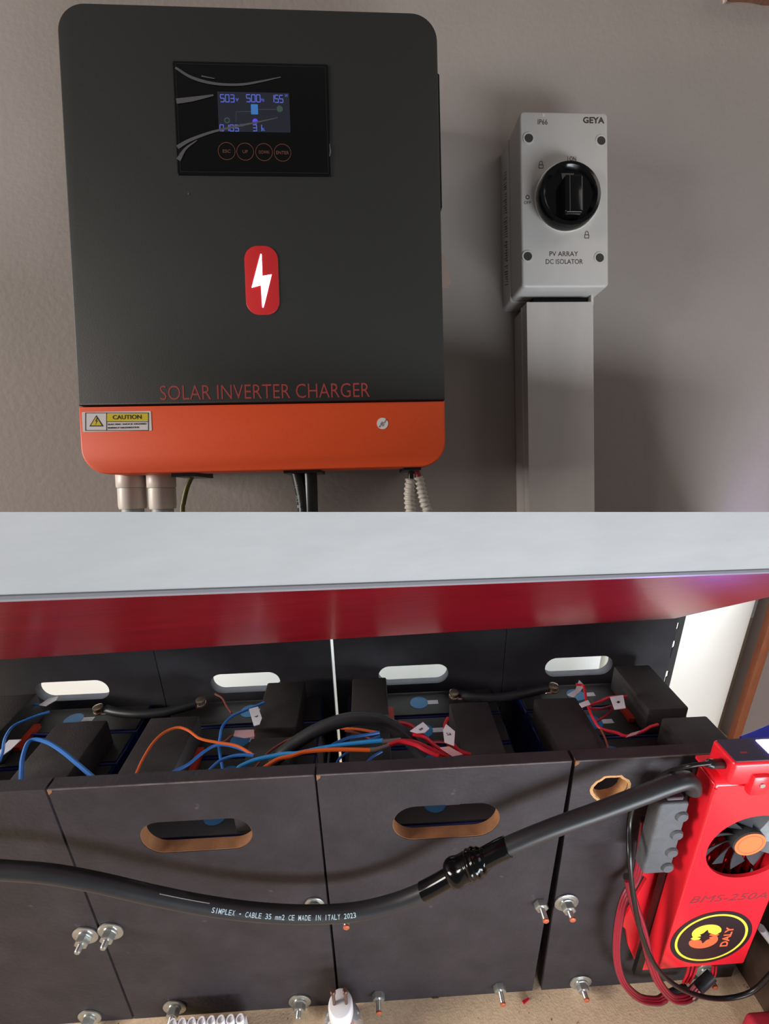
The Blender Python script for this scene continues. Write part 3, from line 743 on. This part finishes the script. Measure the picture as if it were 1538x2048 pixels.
wire([(798, 1482), (826, 1484), (852, 1494), (881, 1508), (900, 1514)], rw * 1.45, wire_red, 'red wire continuing from the bright blue wire', .352)
wire([(776, 1491), (800, 1483), (829, 1489), (850, 1500), (878, 1513)], rw * 1.3, wire_red, 'red wire continuing from the bright orange wire', .356)
o = wire([(798, 1445), (821, 1451), (842, 1469), (863, 1485), (881, 1503), (896, 1514)], rw * 1.35, wire_red, 'red wire with white tag beside the thick arched cable', .345)
tagp(o, [(820, 1463), (846, 1445), (859, 1458), (850, 1466), (834, 1467)], .352, mark='5')
wire([(826, 1468), (850, 1475), (868, 1490), (885, 1502), (905, 1512)], rw * 1.3, wire_red, 'red wire passing under the numbered tag', .348)
o = wire([(896, 1436), (890, 1450), (893, 1470), (908, 1490), (920, 1502), (942, 1510)], rw * 1.2, wire_red, 'red wire with long white tag left of the third pack block', .345)
tagp(o, [(886, 1461), (892, 1449), (910, 1464), (908, 1492), (889, 1485)], .352, mark='-7')
wire([(868, 1483), (890, 1484), (905, 1488)], rw * .9, wire_dkred, 'short dark red wire behind the long white tag', .335)
o = wire([(895, 1498), (915, 1505), (936, 1509)], rw, wire_red, 'short red wire with pale tag at the front board', .35)
tagp(o, [(880, 1496), (898, 1494), (926, 1510), (906, 1514)], .356, paper_pink)
# rightmost pack
o = wire([(1152, 1369), (1167, 1372), (1171, 1391), (1175, 1410), (1188, 1440), (1202, 1457), (1232, 1465), (1254, 1472), (1284, 1463), (1300, 1454), (1316, 1449)], rw, wire_red, 'long red wire winding over the top of the rightmost pack', .325)
tagp(o, [(1134, 1390), (1150, 1381), (1158, 1361), (1169, 1372), (1160, 1384), (1148, 1395)], .315)
tagp(o, [(1251, 1476), (1260, 1468), (1281, 1462), (1272, 1470)], .333, paper_pink)
o = wire([(1176, 1411), (1202, 1402), (1221, 1395), (1254, 1393)], rw * 1.1, wire_red, 'red wire with large white tag on the rightmost pack', .328)
tagp(o, [(1220, 1395), (1246, 1391), (1251, 1417), (1229, 1420)], .332, mark='-')
tagp(o, [(1158, 1408), (1176, 1401), (1181, 1410), (1164, 1416)], .332)
wire([(1177, 1416), (1202, 1418), (1224, 1413), (1218, 1426), (1199, 1439), (1188, 1444)], rw, wire_dkred, 'looped red wire between the vents of the rightmost pack', .318)
wire([(1200, 1455), (1210, 1476), (1217, 1497)], rw * .7, wire_brown, 'faint brown wire hanging behind the front board of the rightmost pack', .325)
# thick jumper and arched cables
def lug(o, p, d, z):
    pass
def jumper(name, pts, r, label, lugs):
    o = solo(name, tube(TT(pts), r, 14, 8), black_rubber, label, 'cable', group='thick black pack jumper cables')
    for (px, py, z, ang) in lugs:
        c_ = T(px, py, z); mb = lathe([(.0062, -.004), (.0066, -.0035), (.0066, -.002), (.0058, -.0016), (.0058, .002), (.0064, .0024), (.0064, .0042), (.0048, .005)], 16)
        part('terminal_bolt', mb.map(lambda v: c_ + v), tinned, o, 'shiny tinned terminal bolt')
        c2 = c_ + Vector((math.cos(ang), math.sin(ang), 0)) * .009
        part('cable_lug', box((min(c_.x, c2.x) - .003, c_.y - .005, c_.z - .0065), (max(c_.x, c2.x) + .003, c_.y + .005, c_.z - .0035), .001, 1), tinned, o)
    return o
jumper('jumper_cable', [(212, 1419, .306), (240, 1425, .306), (280, 1428, .306), (330, 1424, .306), (370, 1414, .307), (392, 1408, .307)], .0058, 'black jumper cable linking the leftmost pack to the second pack', [(197, 1419, .309, 0), (402, 1404, .31, math.pi)])
jumper('jumper_cable', [(918, 1388, .306), (945, 1394, .307), (985, 1396, .307), (1035, 1390, .307), (1080, 1380, .307), (1095, 1378, .307)], .0058, 'black jumper cable linking the third pack to the rightmost pack', [(908, 1389, .309, 0), (1107, 1376, .31, math.pi)])
jumper('arched_cable', [(548, 1522, .325), (563, 1508, .335), (597, 1482, .345), (636, 1459, .355), (675, 1444, .362), (714, 1437, .365), (750, 1440, .362), (785, 1453, .352), (811, 1473, .342), (832, 1496, .332), (848, 1516, .325)], .0074, 'thick black cable arching between the two middle packs', [])

# ================================================================== MAIN FRONT CABLE
CY_ = -.030
mp = [(-60, 1735), (0, 1740), (100, 1748), (200, 1766), (300, 1789), (400, 1809), (500, 1823), (600, 1829), (700, 1825), (780, 1808), (840, 1786), (885, 1762), (925, 1738), (970, 1716), (1015, 1693), (1100, 1658), (1200, 1622), (1290, 1588), (1345, 1567)]
P = [F(x, y, CY_) for x, y in mp] + [F(1372, 1560, -.0285), F(1383, 1566, -.027), F(1384, 1578, -.026)]
rcab = .0076
mc = solo('main_power_cable', tube(P, rcab, 18, 10), black_rubber, 'long thick black cable with white print across the front of the packs', 'cable', sharp=60)
def along(ax, bx, per=5): return [F(x, y, CY_) for x, y in mp if ax <= x <= bx]
sl1 = [F(x, y, CY_) for x, y in ((845, 1783), (865, 1773), (885, 1762), (905, 1750))]
part('heat_shrink', tube(sl1, .0083, 16, 6), black_gloss, mc, 'glossy heat-shrink sleeve')
sl2 = [F(x, y, CY_) for x, y in ((898, 1752), (912, 1744), (926, 1737), (945, 1728), (962, 1720), (978, 1712))]
def jr(s, a, f): return .0084 + .0046 * math.sin(math.pi * min(1, f * 1.0)) ** .7 + .0010 * math.sin(2 * a + 5 * f) + (.0004 * math.sin(s * 1100 + 1.6 * math.sin(a)) if f > .5 else 0) + .0012 * math.sin(11 * f + .5)
part('taped_joint', tube(sl2, .011, 24, 16, jr), black_gloss, mc, 'lumpy taped cable joint')
sl3 = [F(x, y, CY_) for x, y in ((968, 1717), (985, 1708), (1000, 1700), (1015, 1693))]
part('heat_shrink', tube(sl3, .0090, 16, 6, lambda s, a, f: .0090 if f < .9 else .0088), black_gloss, mc)
# printed words along the cable
PS = smooth([F(x, y, CY_) for x, y in mp], 24)
def scr(p): q = R.transposed() @ (p - C); return CX + FPX * q.x / q.z
prt = 'SIMPLEX - CABLE 35 mm2 CE MADE IN ITALY 2023'
lo, hi = 424, 717
lens = [0]
idx = [i for i, p in enumerate(PS) if lo <= scr(p) <= hi]
Q = PS[idx[0]:idx[-1] + 1]; Ls = [0]
for i in range(1, len(Q)): Ls.append(Ls[-1] + (Q[i] - Q[i - 1]).length)
stp = Ls[-1] / len(prt); lm = MB()
for ci, ch in enumerate(prt):
    if ch == ' ': continue
    s = (ci + .5) * stp; i = max(j for j in range(len(Ls)) if Ls[j] <= s); i = min(i, len(Q) - 2)
    p = Q[i].lerp(Q[i + 1], (s - Ls[i]) / max(1e-9, Ls[i + 1] - Ls[i])); t = (Q[i + 1] - Q[i]).normalized()
    v = (C - p); v = (v - t * v.dot(t)).normalized()
    side = t.cross(v) * -1
    if side.z < 0: side = -side
    nrm = (v * .92 - side * .30).normalized(); upv = nrm.cross(t)
    if upv.z < 0: upv = -upv
    h = .0040; hw = stp * (.10 if ch == 'I' else .26 if ch == '-' else .40); yt_ = h / 2 if ch not in '-m' else (.0004 if ch == '-' else h * .18); yb_ = -h / 2 if ch != '-' else -.0004
    g = text(ch, -hw, yb_, hw, yt_, 0, .0001, .006)
    g.map(lambda a: p + nrm * (rcab + .00015 + a.z - (a.y * a.y) / (2 * rcab)) + t * a.x + upv * a.y); lm.add(g.v, g.f)
part('printed_lettering', lm, print_white, mc, 'white printed cable marking')
Q2 = [q for q in PS if 318 <= scr(q) <= 430]
sc_ = [q + ((C - q).normalized() * .65 + Vector((0, 0, .75))).normalized() * (rcab + .0001) for q in Q2]
part('scuff_mark', tube(sc_[::3], .0004, 6, raw=True), M('scuff', (140, 140, 142), .6), mc)

# ================================================================== BMS
BY = -.035
bx0, bx1, bz0, bz1 = .2935, .388, .1095, .384
def FB(a): return FR(a)
bms = thing('battery_management_unit', 'bright red battery management unit with cooling fan on the rightmost pack', 'electronics', Vector((.34, -.012, .04)))
fc = Vector((.3475, .296)); fr = .0425
front = plate(rr(bx0 + .002, bz0, bx1, bz1 - .006, .002), [circ(fc.x, fc.y, fr, 48)], .032, .035).map(FR)
part('front_plate', front, bms_red, bms, sharp=30)
# rounded top, sides and rear of the case
def strip(prof, xa, xb):
    n = len(prof); vs = [Vector((xa, y, z)) for y, z in prof] + [Vector((xb, y, z)) for y, z in prof]
    return MB().add(vs, [(i, (i + 1) % n, n + (i + 1) % n, n + i) for i in range(n)] + [tuple(range(n)), tuple(range(2 * n - 1, n - 1, -1))])
tp = [(-.035, bz1 - .008)] + [(-.027 - .008 * math.cos(a), bz1 - .008 + .008 * math.sin(a)) for a in [math.pi / 2 * k / 6 for k in range(7)]] + [(-.008, bz1), (-.008, bz1 - .003), (-.026, bz1 - .003), (-.032, bz1 - .009)]
part('top_cover', strip(tp, bx0 + .001, bx1), bms_red, bms)
part('side_wall', box((bx0, -.0345, bz0 + .001), (bx0 + .0025, -.014, bz1 - .004), .0008, 1), bms_red, bms)
part('side_wall', box((bx1 - .0025, -.0345, bz0 + .001), (bx1, -.014, bz1 - .004), .0008, 1), bms_red, bms)
part('edge_fold', tube([Vector((bx0 + .0012, -.0346, z)) for z in (bz0 + .002, .2, .3, bz1 - .008)], .0014, 8, 2), bms_red, bms, 'folded bright left edge')
part('inner_frame', box((bx0 + .003, -.013, bz0 + .004), (bx1 - .003, -.010, bz1 - .004)), M('inner_black', (24, 18, 20), .6), bms)
part('black_gap_strip', box((bx0 - .004, -.014, .05), (bx0 + .004, -.009, bz1 - .01)), black_plastic, bms)  # black plastic strip between flange and case
part('mounting_flange', prism([(.3045, .036), (.345, .036), (.345, .30), (.272, .30), (.272, .215), (.283, .205), (.272, .150), (.2665, .128), (.2745, .118), (.283, .085)], .0005, .004, .0008).map(FR), bms_red, bms, 'red mounting flange behind the case')
# red cooling fins behind the fan
for k in range(9):
    x_ = bx0 + .014 + k * .009
    part('cooling_fin', box((x_, -.0205, .235), (x_ + .0016, -.0135, .356)), bms_red, bms)
fan = part('fan_hub', lathe([(.0150, .020), (.0155, .021), (.0155, .0325), (.0145, .0335)], 32).map(lambda v: Vector((fc.x + v.x, -v.z, fc.y + .002 + v.y))), fan_black, bms)
part('hub_sticker', lathe([(.0148, .0334), (.0148, .0338)], 32).map(lambda v: Vector((fc.x + v.x, -v.z, fc.y + .002 + v.y))), fan_hub, fan, 'orange round hub sticker')
part('hub_print', plate(circ(fc.x, fc.y + .002, .0119, 40), [circ(fc.x, fc.y + .002, .0115, 40)], .0338, .0339).map(FR), print_red, fan)
for k in range(11):
    a0_ = 2 * math.pi * k / 11; vs = []
    for j in range(5):
        f = j / 4; r_ = .0150 + f * (.0405 - .0150); am = a0_ + f * .25
        for sgn, dep in ((-1, .0290), (1, .0235)):
            a_ = am + sgn * (.27 - .03 * f)
            vs.append(Vector((fc.x + r_ * math.cos(a_), -dep, fc.y + .002 * (1 - f) + r_ * math.sin(a_))))
    b_ = [v + Vector((0, .0008, 0)) for v in vs]; fs = []
    for j in range(4):
        fs += [(2 * j, 2 * j + 1, 2 * j + 3, 2 * j + 2), (10 + 2 * j, 10 + 2 * j + 2, 10 + 2 * j + 3, 10 + 2 * j + 1),
               (2 * j, 2 * j + 2, 10 + 2 * j + 2, 10 + 2 * j), (2 * j + 1, 10 + 2 * j + 1, 10 + 2 * j + 3, 2 * j + 3)]
    fs += [(0, 10, 11, 1), (8, 9, 19, 18)]
    part('fan_blade', MB().add(vs + b_, fs), fan_black, bms)
mb = text('BMS-250A', .3045, .2185, .3840, .2285, .0351, .0001, .0, .25).map(FR); part('lettering', mb, print_dkred, bms)
sc0 = Vector((.3405, .1590)); sr = .0440
stk = part('round_sticker', prism(circ(sc0.x, sc0.y, sr * .975, 56, sr * 1.0), .0349, .0353).map(FR), sticker_black, bms, 'black round logo sticker with yellow ring')
part('sticker_ring', plate(circ(sc0.x, sc0.y, sr * .87, 56, sr * .895), [circ(sc0.x, sc0.y, sr * .81, 56, sr * .835)], .0353, .0354).map(FR), logo_yellow, stk)
# interlocked logo: two hooked crescents round a dark four-point star
lc = sc0 + Vector((-.0075, .0035))
def crescent(sgn):
    A = [(.0155 * math.cos(a), .0125 * math.sin(a) + .0040) for a in [math.radians(t) for t in range(-5, 216, 10)]]
    A += [(-.0150, -.0055), (-.0105, -.0085), (-.0050, -.0075), (-.0035, -.0030), (-.0065, .0005)]
    A += [(-.0030, .0030), (.0, .0085), (.0025, .0030), (.0075, .0005), (.0110, -.0015)]
    return [(lc.x + sgn * x, lc.y + sgn * (y + .0035)) for x, y in A]
part('logo_mark', plate(crescent(1), [], .0353, .0355).map(FR), logo_yellow, stk, 'yellow upper half of the logo')
part('logo_mark', plate(crescent(-1), [], .0353, .03545).map(FR), logo_orange, stk, 'orange lower half of the logo')
part('logo_star', prism([(lc.x + r_ * math.cos(a), lc.y + r_ * math.sin(a)) for k in range(8) for r_, a in [((.0085 if k % 2 == 0 else .0030), k * math.pi / 4)]], .0353, .0356).map(FR), sticker_black, stk)
mb = text('DALY', -.0165, -.0042, .0165, .0042, 0, .0001, .03)
mb.map(lambda v: FR(Vector((sc0.x + .0165 - v.y, sc0.y + .001 + v.x, .0355 + v.z)))); part('lettering', mb, logo_orange, stk)
# terminal block left of the case
cz = prism(rr(.2535, .2560, .2815, .3520, .004), .0160, .0290, .0025).map(FR)
blk = part('terminal_block', cz, bms_dark, bms, 'grey rubbery terminal block')
for z in (.335, .311, .287, .2655):
    part('moulded_boss', lathe([(.0062, .026), (.0062, .0295), (.0048, .0312)], 18).map(lambda v: Vector((.2765 + v.x, -v.z, z + v.y))), bms_dark, blk)
part('busbar_tongue', box((.2615, -.026, .348), (.2775, -.020, .3545), .001, 1), M('tongue_grey', (96, 88, 90), .5), blk)

# display module on top of the unit
dx0, dx1, dy0, dy1, dz = .2990, .3900, -.0405, -.0145, .411
dm = thing('display_module', 'small red-framed display with glowing screen on top of the red unit', 'display', Vector((.33, -.03, .385)))
part('red_case', box((dx0, dy0, .3845), (dx1, dy1, dz), .0035, 3), bms_red, dm)
part('mounting_foot', box((dx0 + .018, dy0 - .0035, .3755), (dx0 + .034, dy0 + .004, .398), .0025, 2), bms_red, dm)
part('foot_screw', lathe([(.0022, .0), (.0022, .0008)], 14).map(lambda v: Vector((dx0 + .026 + v.x, dy0 - .0036 - v.z, .389 + v.y))), zinc, dm)
gl = part('display_glass', prism(rr(dx0 + .0022, dy0 + .0020, dx1 - .002, dy1 - .0018, .0015), dz - .0005, dz + .0005), disp_black, dm, 'dark blue display glass')
part('lit_screen', prism(rr(dx0 + .036, dy0 + .0065, dx1 - .006, dy1 - .0045, .0006), dz + .0005, dz + .0008), screen_glow, gl, 'glowing white violet screen')
part('indicator_mark', prism(rr(dx0 + .0125, dy0 + .009, dx0 + .0185, dy0 + .0108, .0004), dz + .0005, dz + .0007), print_red, gl)
# plug and thin cable into the display
pl = [F(1340, 1545, -.030), F(1372, 1533, -.034), F(1395, 1528, -.036), F(1418, 1526, -.036)]
pc = solo('display_plug_cable', tube([F(1306, 1566, -.012), F(1320, 1552, -.014), F(1345, 1540, -.024), F(1372, 1533, -.034), F(1395, 1529, -.0365), F(1420, 1526, -.0375)], .0017, 10, 8), black_plastic, 'thin black cable plugged into the red-framed display', 'cable')
pA, pB = F(1398, 1528, -.0365), F(1456, 1522, -.0365)
pB = Vector((dx0 + .001, -.030, .399)); pA = pB + (F(1395, 1528, -.036) - pB).normalized() * .022
part('plug_body', tube([pA, pA.lerp(pB, .25), pA.lerp(pB, .3), pB], .0034, 14, 2, lambda s, a, f: .0026 if f < .24 else .0040), black_plastic, pc, 'ribbed black plug')
pc_end = pA

# sleeved red wire bundles looping under the unit
def bundle(label, pts, r):
    P = [F(*p) for p in pts]
    o = solo('sleeved_wire_bundle', tube(P, r, 10, 8), M('sleeve_dark', (52, 46, 50), .4), label, 'cable', group='red wires in dark sleeves below the unit')
    PP = smooth(P, 8)
    for k in (-1, 0, 1):
        q = []
        for i, p in enumerate(PP):
            t = (PP[min(i + 1, len(PP) - 1)] - PP[max(i - 1, 0)]).normalized(); v = C - p; v = (v - t * v.dot(t)).normalized(); sd = t.cross(v)
            q.append(p + v * r * .78 + sd * k * r * .5)
        part('red_strand', tube(q, r * .36, 6, raw=True), wire_dkred, o, 'dark red wire in the sleeve')
    return o
bundle('left sleeved red wire bundle looping down beside the red unit', [(1290, 1640, -.0098), (1283, 1690, -.0098), (1274, 1750, -.0105), (1248, 1800, -.016), (1235, 1860, -.022), (1234, 1920, -.026), (1248, 1965, -.028), (1278, 1995, -.026), (1312, 2002, -.024), (1330, 1996, -.022)], .0043)
bundle('right sleeved red wire bundle crossing the corner of the red unit', [(1256, 1755, -.030), (1266, 1800, -.033), (1285, 1860, -.037), (1300, 1920, -.040), (1318, 1965, -.040), (1345, 1995, -.036), (1375, 1996, -.030), (1395, 1975, -.026)], .0046)
def ftube(name, pts, r, mat, label, cat, seg=10): return solo(name, tube([F(*p) for p in pts], r, seg, 8), mat, label, cat)
sl = ftube('black_sleeve', [(1382, 1990, -.026), (1405, 1968, -.020), (1424, 1950, -.016)], .0058, black_rubber, 'short fat black sleeve below the logo sticker', 'sleeve', 14)
ftube('black_sleeve', [(1322, 1998, -.022), (1345, 1985, -.018), (1372, 1975, -.014)], .0040, black_rubber, 'small dark sleeve end beside the looping bundles', 'sleeve', 12)
for k, (xa, xb) in enumerate(((1378, 1366), (1386, 1372), (1394, 1378), (1426, 1418), (1432, 1424))):
    ftube('red_lead', [(xa, 1930, -.014), ((xa + xb) / 2 + 2, 1948, -.016), (xb, 1966 if k < 3 else 1958, -.018)], .0013, wire_red,
          ('leftmost', 'second', 'third', 'fourth', 'rightmost')[k] + ' thin red lead emerging under the red unit', 'wire')
ftube('thin_black_cable', [(1268, 1600, -.012), (1258, 1650, -.016), (1259, 1720, -.034), (1268, 1800, -.044), (1284, 1870, -.049), (1310, 1930, -.053), (1350, 1970, -.053), (1400, 1992, -.046), (1450, 1997, -.042), (1500, 1985, -.042), (1535, 1955, -.042), (1580, 1900, -.042)], .0023, black_plastic, 'thin black cable curving from the unit to the right picture edge', 'cable')

# ================================================================== RIGHT SIDE AND FLOOR ITEMS
# slotted shelf upright
uy = .2255; ux0, ux1 = .4315, .4525
slots = []
for pxa, pya in ((1348, 1262), (1341, 1298), (1328, 1357)):
    c_ = F(pxa, pya, uy)
    k = .0056
    slots.append([(c_.x - k * .6, c_.z - .016), (c_.x + k * .6, c_.z - .016), (c_.x + k * .6, c_.z + .001), (c_.x + k, c_.z + .003), (c_.x + k, c_.z + .014), (c_.x - k, c_.z + .014), (c_.x - k, c_.z + .003), (c_.x - k * .6, c_.z + .001)])
upr = thing('slotted_upright', 'black slotted steel shelf upright behind the rightmost pack', 'upright', Vector((.44, uy, 0)))
part('slotted_strip', plate([(ux0, 0), (ux1, 0), (ux1, .52), (ux0, .52)], slots, -uy - .002, -uy).map(FR), M('black_steel', (34, 34, 36), .5), upr)
part('return_flange', box((ux0, uy + .002, 0), (ux0 + .002, uy + .018, .52)), M('black_steel', (34, 34, 36), .5), upr)
# white column
pcx, pcy, pr_ = .573, .425, .128
solo('white_column_pipe', lathe([(pr_, 0), (pr_, .60)], 48).map(lambda v: Vector((pcx + v.x, pcy + v.y, v.z))), pipe_white, 'wide white round pipe standing at the right behind the packs', 'pipe')
solo('timber_post', box((.688, .3220, 0), (.7045, .3345, .70), .002), brown_timber, 'narrow reddish brown timber post right of the white pipe', 'post')
# blue item behind the display
bl = [T(1480, 1475, .33), T(1545, 1447, .33)]
solo('blue_plastic_case', prism([(.386, .012), (.4475, .012), (.4475, .060), (.4299, .0541), (.386, .0407)], .3202, .350, .001), blue_plastic, 'blue plastic case corner behind the glowing display', 'case')
# white plug at right
A = F(1526, 1858, -.002); 
solo('white_clip', tube([F(1522, 1856, -.010), F(1540, 1880, -.010), F(1550, 1895, -.010)], .0042, 10, 4), ceramic, 'small white plastic clip right of the logo sticker', 'clip')
# red fabric thing at the bottom right
rc_ = [T(1502, 2052, .012), T(1541, 2000, .012)]
solo('red_cushion', box((.405, -.30, .0), (.4435, -.041, .030), .006, 3).map(lambda v: Vector((v.x + (v.y + .041) * -.10, v.y, v.z))), red_cloth, 'red fabric corner on the floor at the bottom right', 'cushion')
# GU10 style halogen lamp standing on its reflector
lx, ly = -.052, -.031
lamp = thing('halogen_lamp', 'small halogen spot lamp with white ceramic base and two pins standing upright', 'lamp', Vector((lx, ly, 0)))
at = lambda mb: mb.map(lambda v: Vector((lx + v.x, ly + v.y, v.z)))
part('reflector', at(lathe([(.0250, .0), (.0255, .004), (.0250, .010), (.0240, .026), (.0205, .040), (.0150, .050), (.0112, .054), (.0100, .056)], 40)), glass, lamp, 'shiny clear glass reflector')
part('ceramic_base', at(lathe([(.0102, .052), (.0126, .055), (.0134, .060), (.0134, .0735), (.0126, .0765), (.0112, .0775)], 32)), ceramic, lamp, 'white ceramic base')
for sx in (-.0066, .0066):
    part('contact_pin', at(lathe([(.0018, .077), (.0018, .0965), (.0029, .097), (.0029, .1005), (.0020, .1015)], 14).map(lambda v: Vector((v.x + sx, v.y, v.z)))), pin_brown, lamp, 'brown metal contact pin')
# terminal strip
ty = -.0215
ts = thing('terminal_strip', 'row of white screw terminal blocks on the chipboard at the bottom', 'terminal strip', Vector((-.195, ty, 0)))
n8 = 8
for k in range(n8):
    x_ = F(341 + k * 19.8, 2036, ty).x
    b_ = part('terminal_housing', box((x_ - .0050, ty - .011, 0), (x_ + .0050, ty + .006, .030), .0015, 2), ceramic, ts)
    tbm = lathe([(.0042, .030), (.0044, .0315), (.0044, .0385), (.0040, .0392), (.0030, .0392), (.0028, .0375)], 18)
    part('screw_tower', tbm.map(lambda v: Vector((x_ + v.x, ty + v.y, v.z))), ceramic, b_)
    if k < n8 - 1: part('web', box((x_ + .0048, ty - .006, 0), (x_ + .0062, ty + .002, .020)), ceramic, ts)
# red scraps on the floor
for (pa, pb, lb) in (((864, 1993), (877, 1994), 'small flat red scrap touching the third pack front'), ((1046, 2006), (1058, 1998), 'small folded red scrap lying on the chipboard')):
    A, B = T(*pa), T(*pb); d = (B - A).normalized(); n = Vector((-d.y, d.x, 0)) * .0016
    vs = [A - n, B - n * .4, B + n * .6, A + n]; vs = [Vector((v.x, min(v.y, -.0008), .0002)) for v in vs] + [Vector((v.x, min(v.y, -.0008), .0016)) for v in vs]
    solo('red_scrap', MB().add(vs, [(0, 1, 2, 3), (7, 6, 5, 4), (0, 4, 5, 1), (1, 5, 6, 2), (2, 6, 7, 3), (3, 7, 4, 0)]), wire_red, lb, 'scrap', group='red scraps on the chipboard')
